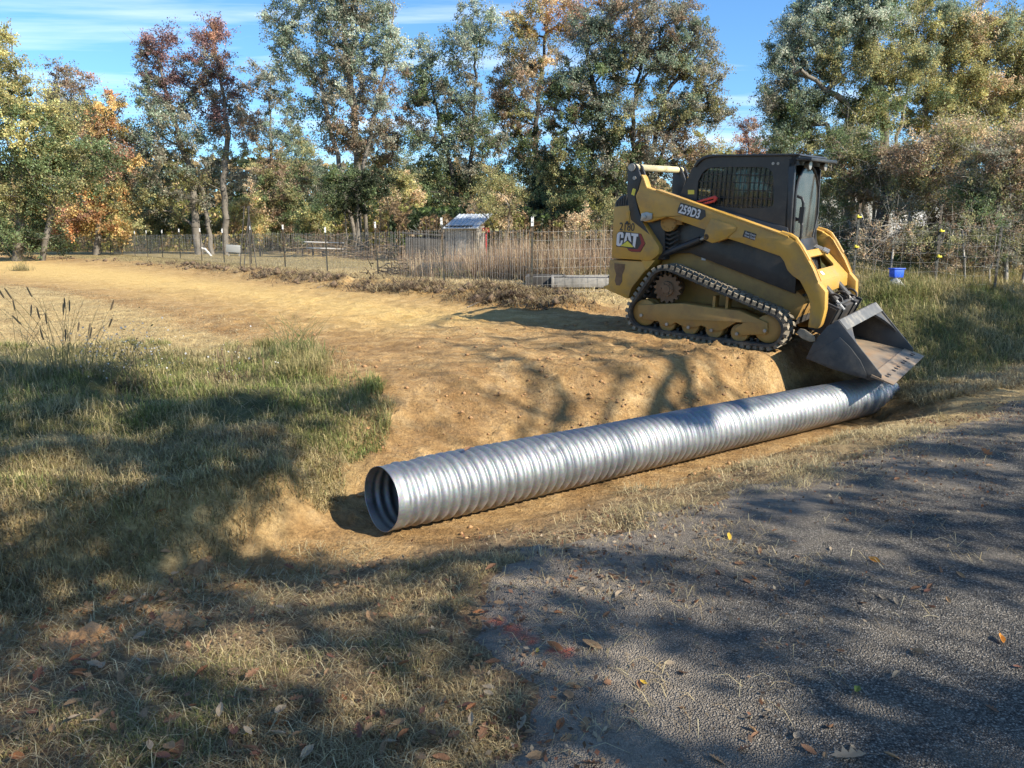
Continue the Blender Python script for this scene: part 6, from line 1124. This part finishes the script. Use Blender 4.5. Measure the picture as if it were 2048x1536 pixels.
# ================================================================ small things on the ground
def leaf_mesh(kind, seed, L=0.09):
    g = np.random.default_rng(seed); n = 9
    if kind == 'oval':
        prof = [(-.5, 0), (-.32, .16), (-.1, .25), (.12, .24), (.33, .14), (.5, 0)]; out = prof + [(a, -b) for a, b in prof[-2:0:-1]]
    elif kind == 'oak':
        top = [(-.5, .0), (-.42, .05), (-.30, .20), (-.24, .10), (-.10, .32), (-.02, .13), (.12, .34), (.18, .14), (.33, .22), (.36, .10), (.5, 0)]; out = top + [(a, -b * .95) for a, b in top[-2:0:-1]]
    else:
        out = []
        for k in range(20): a = math.pi * 2 * k / 20; r = (.5 if k % 4 == 0 else .22 if k % 2 == 0 else .36) * (1.0 if abs(math.cos(a)) > -1 else 1); out.append((r * math.cos(a), r * math.sin(a)))
    pts = [Vector((a, b, 0)) for a, b in out]; cu = g.uniform(.4, 1.25); ro = g.uniform(-.5, .5)
    def bend(p): return (p[0] * L, p[1] * L * (1 - .25 * cu), L * (cu * 1.1 * p[1] ** 2 * 2 + .35 * cu * p[0] ** 2 + ro * p[0] * p[1] * .6) + .004)
    V = [bend(p) for p in pts] + [bend((a, 0)) for a in np.linspace(-.42, .42, 5)]
    me = bpy.data.meshes.new('leaf'); bm = bmesh.new(); bv = [bm.verts.new(bend(p)) for p in out]
    f = bm.faces.new(bv); bmesh.ops.triangulate(bm, faces=[f]); bmesh.ops.subdivide_edges(bm, edges=bm.edges[:], cuts=1)
    for v in bm.verts: x, y = v.co.x / L, v.co.y / L / (1 - .25 * cu); v.co = bend((x, y))
    st = bm.verts.new((-.5 * L, 0, bend((-.5, 0))[2])); s2 = bm.verts.new((-.8 * L, .02 * L, .006)); s3 = bm.verts.new((-.8 * L, .05 * L, .006)); bm.faces.new((st, s2, s3))
    bm.to_mesh(me); bm.free(); return me
LMAT = {k: mat(k + '_leaf', c, .7, var=.3, scale=22, trans=.25, spec=.3) for k, c in dict(tan=(.32, .20, .105), brown=(.21, .11, .06), pale=(.36, .28, .19), rust=(.28, .12, .05), yellow=(.62, .40, .05), orange=(.62, .26, .04), green=(.22, .26, .05), russet=(.19, .085, .055)).items()}
def put_leaf(px, py, size, kind, colr, label, group=None, seed=0, me=None, z0=0.012):
    p = at_z(px, py, 0.0)
    for _ in range(3): p = at_z(px, py, GZ(p[0], p[1]))
    me_ = leaf_mesh(kind, seed, size) if me is None else me; o = bpy.data.objects.new('fallen_leaf', me_); C.objects.link(o)
    if not me_.materials: me_.materials.append(LMAT[colr])
    g = random.Random(seed * 13 + int(px)); o.location = (p[0], p[1], GZ(p[0], p[1]) + z0); o.rotation_euler = (g.uniform(-.6, .6), g.uniform(-.5, .5), g.uniform(0, 6.28))
    return tag(o, label, 'leaf', group)
GL = 'fallen leaves on the road and verge'
SP = [(1457, 1078, .07, 'oval', 'yellow', 'bright yellow leaf on the shaded road in front of the pipe'), (1750, 1126, .075, 'oval', 'orange', 'cupped golden orange leaf standing upright on the road'), (555, 1462, .12, 'oak', 'rust', 'rust coloured lobed oak leaf in the foreground grass'), (500, 1476, .06, 'oval', 'yellow', 'small rounded buff yellow leaf beside the rust oak leaf'), (1697, 1520, .11, 'oak', 'pale', 'large pale ragged leaf on the dark road, nearest the camera'), (1712, 1388, .065, 'oval', 'green', 'green leaf on the dark road'),
      (1137, 1398, .085, 'oval', 'tan', 'big tan oval leaf at the road edge'), (470, 1352, .08, 'oval', 'tan', 'pale tan oval leaf lying on the foreground grass'), (430, 1232, .09, 'oval', 'tan', 'tan pointed leaf on the dark clay clods'), (190, 1335, .07, 'oval', 'pale', 'cream leaf near the sunlit clay lump'), (180, 1176, .10, 'oval', 'brown', 'curled brown leaf ring in the grassy ditch'), (362, 1230, .11, 'oval', 'pale', 'long pale leaf resting on the clay lump'), (210, 1058, .09, 'oval', 'russet', 'russet leaf stuck upright in the bank grass'), (1184, 1296, .09, 'oval', 'tan', 'tan folded leaf beside the orange paint'), (1110, 1300, .08, 'oval', 'rust', 'rust leaf beside the orange paint mark'), (800, 1212, .08, 'oak', 'tan', 'tan crinkled leaf on the sunlit verge'), (1975, 910, .12, 'oak', 'rust', 'rusty ragged leaf on the road beyond the pipe end'), (2000, 1285, .07, 'oval', 'orange', 'small orange leaf far along the road beyond the gold one'), (140, 830, .10, 'oval', 'pale', 'pale leaf on the shaded bank grass below the aster bush'), (1790, 1357, .055, 'oval', 'pale', 'small pale leaf alone on the dark road'), (1835, 1312, .08, 'oval', 'tan', 'tan leaf pair on the shaded road'), (352, 1515, .10, 'oval', 'brown', 'brown leaf nearest the camera on the verge'), (960, 1232, .07, 'oval', 'rust', 'reddish leaf at the far end of the orange paint'), (1240, 1195, .09, 'oval', 'pale', 'pale thin leaf on the sunlit gravel')]
for i, (a, b, s_, k, c, lab) in enumerate(SP): put_leaf(a, b, s_, k, c, lab, GL, 400 + i)
GM = [(leaf_mesh(k, 500 + i, 1.0), c) for i, (k, c) in enumerate([('oval', 'tan'), ('oval', 'brown'), ('oak', 'brown'), ('oval', 'pale'), ('oak', 'tan'), ('oval', 'rust'), ('oval', 'russet'), ('oval', 'brown'), ('oak', 'russet'), ('oval', 'yellow')])]
LABK = {'tan': 'small tan leaf among the scattered litter', 'brown': 'small dull brown leaf among the scattered litter', 'pale': 'small pale leaf among the scattered litter', 'rust': 'small rust leaf among the scattered litter', 'russet': 'small dark red leaf among the scattered litter', 'yellow': 'small yellow leaf among the scattered litter'}
gl = np.random.default_rng(77); n = 0
while n < 265:
    px, py = gl.uniform(0, 2048), 900 + 636 * gl.uniform(0, 1) ** 0.8
    q = at_z(px, py, 0)
    if py < 1110 and px < 720: continue
    if py < 1290 - 0.27 * px + 110 and px > 740: continue
    if px > 1100 and gl.uniform() < 0.45 and py > 1250: continue
    if (px - 1100) ** 2 / 250 ** 2 + (py - 1330) ** 2 / 120 ** 2 > 1 and gl.uniform() < 0.12: continue
    if px > 1250 and gl.uniform() < .5: continue
    me, c = GM[int(gl.choice(10, p=[.2, .18, .1, .14, .1, .08, .07, .07, .04, .02]))]; o = put_leaf(px, py, 1, 'oval', c, LABK[c], GL + ', small ' + c, n, me, .03 if px < 1000 else .012); o.scale = (gl.uniform(.035, .08) if px < 1250 else gl.uniform(.03, .065),) * 3; n += 1
_q = Vector((PA[0] + PU[0] * .62, PA[1] + PU[1] * .62, PZ)) + (Vector((-PN[0] * .25, -PN[1] * .25, .97)).normalized() * (PR + .004)); _o = bpy.data.objects.new('fallen_leaf', leaf_mesh('oval', 777, .07)); C.objects.link(_o); _o.data.materials.append(LMAT['brown']); _o.location = _q; _o.rotation_euler = (.3, -.2, .9); tag(_o, 'dark curled leaf lying on top of the steel pipe near its mouth', 'leaf', GL)
# clay clods, stuff
gc = np.random.default_rng(90); ico = [Vector(v) for v in ((0, 0, 1), (.9, 0, .3), (.3, .85, .3), (-.7, .55, .3), (-.7, -.55, .3), (.3, -.85, .3), (0, 0, -.6))]; icf = np.array([(0, 1, 2), (0, 2, 3), (0, 3, 4), (0, 4, 5), (0, 5, 1), (6, 2, 1), (6, 3, 2), (6, 4, 3), (6, 5, 4), (6, 1, 5)])
def clods(name, x, y, s_, m, label):
    n = len(x); z = ground(x, y); B_ = np.array([list(v) for v in ico]); V = B_[None] * (1 + gc.normal(size=(n, 7, 3)) * .22) * s_[:, None, None]; a = gc.uniform(0, 6.28, n); ca, sa = np.cos(a)[:, None], np.sin(a)[:, None]
    X = V[..., 0] * ca - V[..., 1] * sa; Y = V[..., 0] * sa + V[..., 1] * ca; V = np.stack([X + x[:, None], Y + y[:, None], V[..., 2] * .75 + z[:, None] + s_[:, None] * .15], -1).reshape(-1, 3)
    F = (icf[None] + np.arange(n)[:, None, None] * 7).reshape(-1, 3); tag(link(name, npmesh(name, V, [F]), m), label, 'clods', kind='stuff')
M_CLOD = mat('clay_clod', (.34, .19, .085), .95, var=.35, scale=14, bump=.5, bscale=60)
x = gc.uniform(-3, 4.6, 30000); y = gc.uniform(3.2, 11, 30000); y[20000:] = gc.uniform(2.5, 4.2, 10000); x[20000:] = gc.uniform(-3, -.6, 10000); s_ = (x - PA[0]) * PN[0] + (y - PA[1]) * PN[1]; t2 = (x - PA[0]) * PU[0] + (y - PA[1]) * PU[1]
den = np.where((s_ > .22) & (t2 > -.3), np.exp(-np.clip(s_ - .25, 0, 9) * .75) * .9, 0) * (sd_poly(x, y, DIRT) > -.05) + .30 * (line_d(x, y, [(-2.6, 2.95), (-1.6, 3.4), (-.95, 3.85)]) < .34) + .25 * ((np.abs(s_) < .5) & (np.abs(s_) > .22) & (t2 > -.6) & (t2 < 5.9))
den = den * (0.25 + 1.5 * (fbm(x * 2, y * 2, 91, 3) > .5)); k = gc.uniform(0, 1, len(x)) < den * .8; x, y = x[k], y[k]
clods('clay_clods', x, y, (.004 + .026 * gc.uniform(0, 1, len(x)) ** 6) * np.where((x < -.7) & (y < 4.2), 1.15, 1), M_CLOD, 'crumbled orange clay clods on the cut bank and ditch')
M_SODC = mat('sod_clod', (.15, .10, .06), .95, var=.4, scale=9, bump=.5, bscale=50); _b = np.array(BERM); _n = 2600; _i = gc.choice(5, _n, p=[.08, .15, .25, .3, .22]); _u = gc.uniform(0, 1, _n); _p = _b[_i] + (_b[_i + 1] - _b[_i]) * _u[:, None] + gc.normal(size=(_n, 2)) * .26; _k = fbm(_p[:, 0] * 1.2, _p[:, 1] * 1.2, 82, 3) + gc.normal(size=_n) * .05 > .48; _p = _p[_k]
clods('sod_clods', _p[:, 0], _p[:, 1], .02 + .10 * gc.uniform(0, 1, len(_p)) ** 3, M_SODC, 'dark clods of torn sod along the far side of the clay track')
# leaf crumbs, bark and twig bits too small to count
gb = np.random.default_rng(95); nb = 5200; bx, by = scatter(nb, [(-3.4, 3.4), (-1.4, 4.0), (0.4, 4.6), (3.2, 6.8), (6, 8.2), (4.2, 5.6), (1.6, 3.4), (0.6, 1.5), (-1.9, 1.5)], 96, lambda x, y: np.clip(2.2 * (fbm(x * 1.8, y * 1.8, 97, 4) - .36), .03, 1) * np.exp(-np.clip(sd_poly(x, y, ROAD), 0, 9) * .9), near=False); nb = len(bx)
Pb = np.stack([bx, by, ground(bx, by) + .010 + gb.uniform(0, .015, nb)], 1); V, q, c = leaves(Pb, .024, pick([(.30, .19, .11), (.17, .10, .06), (.42, .33, .22), (.24, .11, .06), (.12, .08, .05)], nb, 98), 1.4, .6, 99)
tag(link('leaf_litter', npmesh('leaf_litter', V, [q], c), M_LEAF), 'crumbled dry leaf bits littering the verge and the road edge', 'litter', kind='stuff')
# three clay lumps in the ditch foreground
for a, b, r, lab in ((160, 1268, .12, 'sunlit flattened lump of orange clay on the verge'), (405, 1100, .085, 'rounded clay lump at the foot of the grass bank'), (360, 1250, .085, 'dark damp clay lump topped by a pale leaf'), (470, 1020, .05, 'small clay clod on the bank')):
    p = at_z(a, b, -.08); V = []; F = []; nn = 34; mm = 16; bb = MB()
    for i in range(mm + 1):
        for j in range(nn):
            th_ = math.pi * .5 * i / mm; ph_ = 2 * math.pi * j / nn; rr = r * (1 + 1.0 * (float(fbm(np.array([math.cos(ph_) * 1.9 * math.sin(th_) + a]), np.array([math.sin(ph_) * 1.9 * math.sin(th_) + i * .12]), 7, 5)[0]) - .5) * 2); V.append((p[0] + rr * 1.25 * math.sin(th_) * math.cos(ph_), p[1] + rr * math.sin(th_) * math.sin(ph_), GZ(p[0], p[1]) - .02 + rr * .55 * math.cos(th_)))
    for i in range(mm):
        for j in range(nn): F.append((i * nn + j, i * nn + (j + 1) % nn, (i + 1) * nn + (j + 1) % nn, (i + 1) * nn + j))
    bb.add(V, F); tag(bb.build('clay_lump', M_CLOD, None), lab, 'clay lump')
# weeds standing in the left bank
def weed(px, py, z, lab, n, h, spread, cols, heads, seed, flowers=0):
    p = at_z(px, py, z); g = np.random.default_rng(seed); z = GZ(p[0], p[1]); root = empty('weed_clump', lab, 'weed', (p[0], p[1], z)); A, B, R = [], [], []; tips = []
    for i in range(n):
        a = g.uniform(0, 6.28); l = g.uniform(.15, 1) * spread; hh = h * g.uniform(.5, 1.05); p0 = np.array([g.normal() * .09, g.normal() * .09, 0]); p3 = p0 + np.array([math.cos(a) * l, math.sin(a) * l * .6, hh]); last = p0
        for k in range(1, 7): u = k / 6; q = p0 + (p3 - p0) * np.array([u ** 1.5, u ** 1.5, u * (1.18 - .18 * u)]); A.append(last); B.append(q); R.append(.0030 * (1 - .6 * u)); last = q
        tips.append((last, p3 - p0))
    V, F = tubes_np(A, B, R, R, 4); link('stems', npmesh('stems', V, [F], np.repeat(pick(cols, len(A), seed), 8, axis=0)), M_GRASS, root)
    x = g.normal(size=n * 14) * .16; y = g.normal(size=n * 14) * .12; V, q, t_, c = blades(x, y, g.uniform(.1, .45, n * 14) * h * 1.1, .0026, g.uniform(.1, .9, n * 14), pick(cols, n * 14, seed + 1), seed, z=x * 0); tag(link('blades', npmesh('blades', V, [q, t_], c), M_GRASS, root), kind='stuff')
    if heads:
        for tp, dv in tips[:heads]: bb = MB(); dv = dv / np.linalg.norm(dv); bb.tube([tp - dv * .05, tp - dv * .02, tp + dv * .03, tp + dv * .05], [.003, .0075, .007, .002], 6); bb.build('seed_head', M_SEED, root)
    if flowers:
        m = flowers; tp = np.array([t[0] for t in tips]); P = tp[g.integers(0, len(tp), m)] + g.normal(size=(m, 3)) * np.array([.14, .1, .09]); V, q, c = leaves(P, .018, np.tile([[.7, .68, .66]], (m, 1)), 2, .9, seed); tag(link('flowers', npmesh('flowers', V, [q], c), M_LEAF, root), kind='stuff')
        P = tp[g.integers(0, len(tp), m)] * g.uniform(.3, 1, (m, 1)) + g.normal(size=(m, 3)) * .1; V, q, c = leaves(P, .03, pick([(.09, .11, .05), (.16, .13, .08)], m, seed), .5, .35, seed); tag(link('leaves', npmesh('leaves', V, [q], c), M_LEAF, root), kind='stuff')
M_SEED = mat('seed_head', (.16, .11, .06), .9)
wg = [(.26, .22, .10), (.16, .17, .06), (.36, .29, .16)]
weed(135, 760, .42, 'tall arching grass clump with dark seed heads on the grass bank', 34, .75, .55, wg, 16, 601)
weed(30, 770, .42, 'sparse tall stalks beside the arching grass clump', 16, .65, .5, wg, 7, 602)
weed(260, 765, .40, 'wiry aster bush dotted with tiny white flowers', 30, .42, .42, [(.14, .11, .07), (.12, .13, .05)], 0, 603, 260)
weed(470, 760, .38, 'brown dried flower stalks beside the green tuft', 10, .26, .14, [(.16, .10, .06)], 6, 604, 40)
weed(590, 720, .40, 'thick fresh green grass tuft at the edge of the clay', 60, .42, .42, [(.13, .18, .05), (.2, .2, .08), (.3, .26, .13)], 0, 605)
weed(45, 548, .55, 'spiky green weed with dark seed spikes beside the far end of the clay track', 26, .75, .6, wg, 6, 606)
weed(1735, 565, .6, 'dry brown weed stalks under the insulated wire fence', 40, .8, .5, [(.28, .2, .12), (.2, .15, .09)], 0, 607)
weed(1890, 575, .55, 'pale golden grass clump below the insulated fence post', 60, .75, .5, [(.42, .34, .17), (.3, .27, .12)], 0, 608)
weed(640, 505, .72, 'straw coloured ornamental grass tuft close to the picnic table', 30, .9, .4, [(.5, .4, .2)], 0, 609)
# brush piles of cut sticks beyond the fence
def brush(px, py, d, n, w, h, lab, seed, cols):
    q = at_d(px, py, d); z = GZ(q[0], d); g = np.random.default_rng(seed); A = np.stack([g.normal(size=n) * w * .45, g.normal(size=n) * w * .3, np.abs(g.normal(size=n)) * h * .45], 1); dv = g.normal(size=(n, 3)); dv[:, 2] *= .35; dv /= np.linalg.norm(dv, axis=1)[:, None]; L_ = g.uniform(.3, 1.0, n)[:, None] * w * .45; B = A + dv * L_; B[:, 2] = np.abs(B[:, 2]); R = g.uniform(.006, .02, n)
    V, F = tubes_np(A, B, R, R * .6, 4); r = link('brush_pile', npmesh('brush_pile', V, [F], np.repeat(pick(cols, n, seed), 8, axis=0)), M_GRASS); r.location = (q[0], d, z); tag(r, lab, 'brush pile')
bc = [(.36, .27, .17), (.24, .17, .11), (.16, .11, .08)]
brush(640, 480, 48, 260, 3.2, 1.3, 'heap of tan branches behind the picnic table', 71, bc); brush(800, 498, 36, 260, 2.6, 1.0, 'reddish brown brush pile behind the dark garden bed', 72, bc); brush(735, 500, 38, 200, 2.2, 1.0, 'pale cut branches heaped by the cottonwood trunk', 73, bc); brush(800, 540, 21, 120, .9, .35, 'dark clump of roots lying on the straw near the fence', 74, [(.05, .035, .025), (.1, .07, .04)])
# sticks on the clay
for i, (a, b, a2, b2, lab) in enumerate([(820, 850, 843, 872, 'short curved stick lying on the clay near the pipe mouth'), (935, 648, 975, 640, 'dark clod and stick at the tip of the loader shadow'), (635, 605, 720, 598, 'pale straight stick lying across the clay track')]):
    p = at_z(a, b, .3); q = at_z(a2, b2, .3); p[2] = GZ(p[0], p[1]) + .012; q[2] = GZ(q[0], q[1]) + .012; m_ = (p + q) / 2; m_[2] += .015; bb = MB(); bb.tube([p, m_, q], [.008, .009, .005], 6); tag(bb.build('stick', M_BARK, None, smooth=True), lab, 'stick')
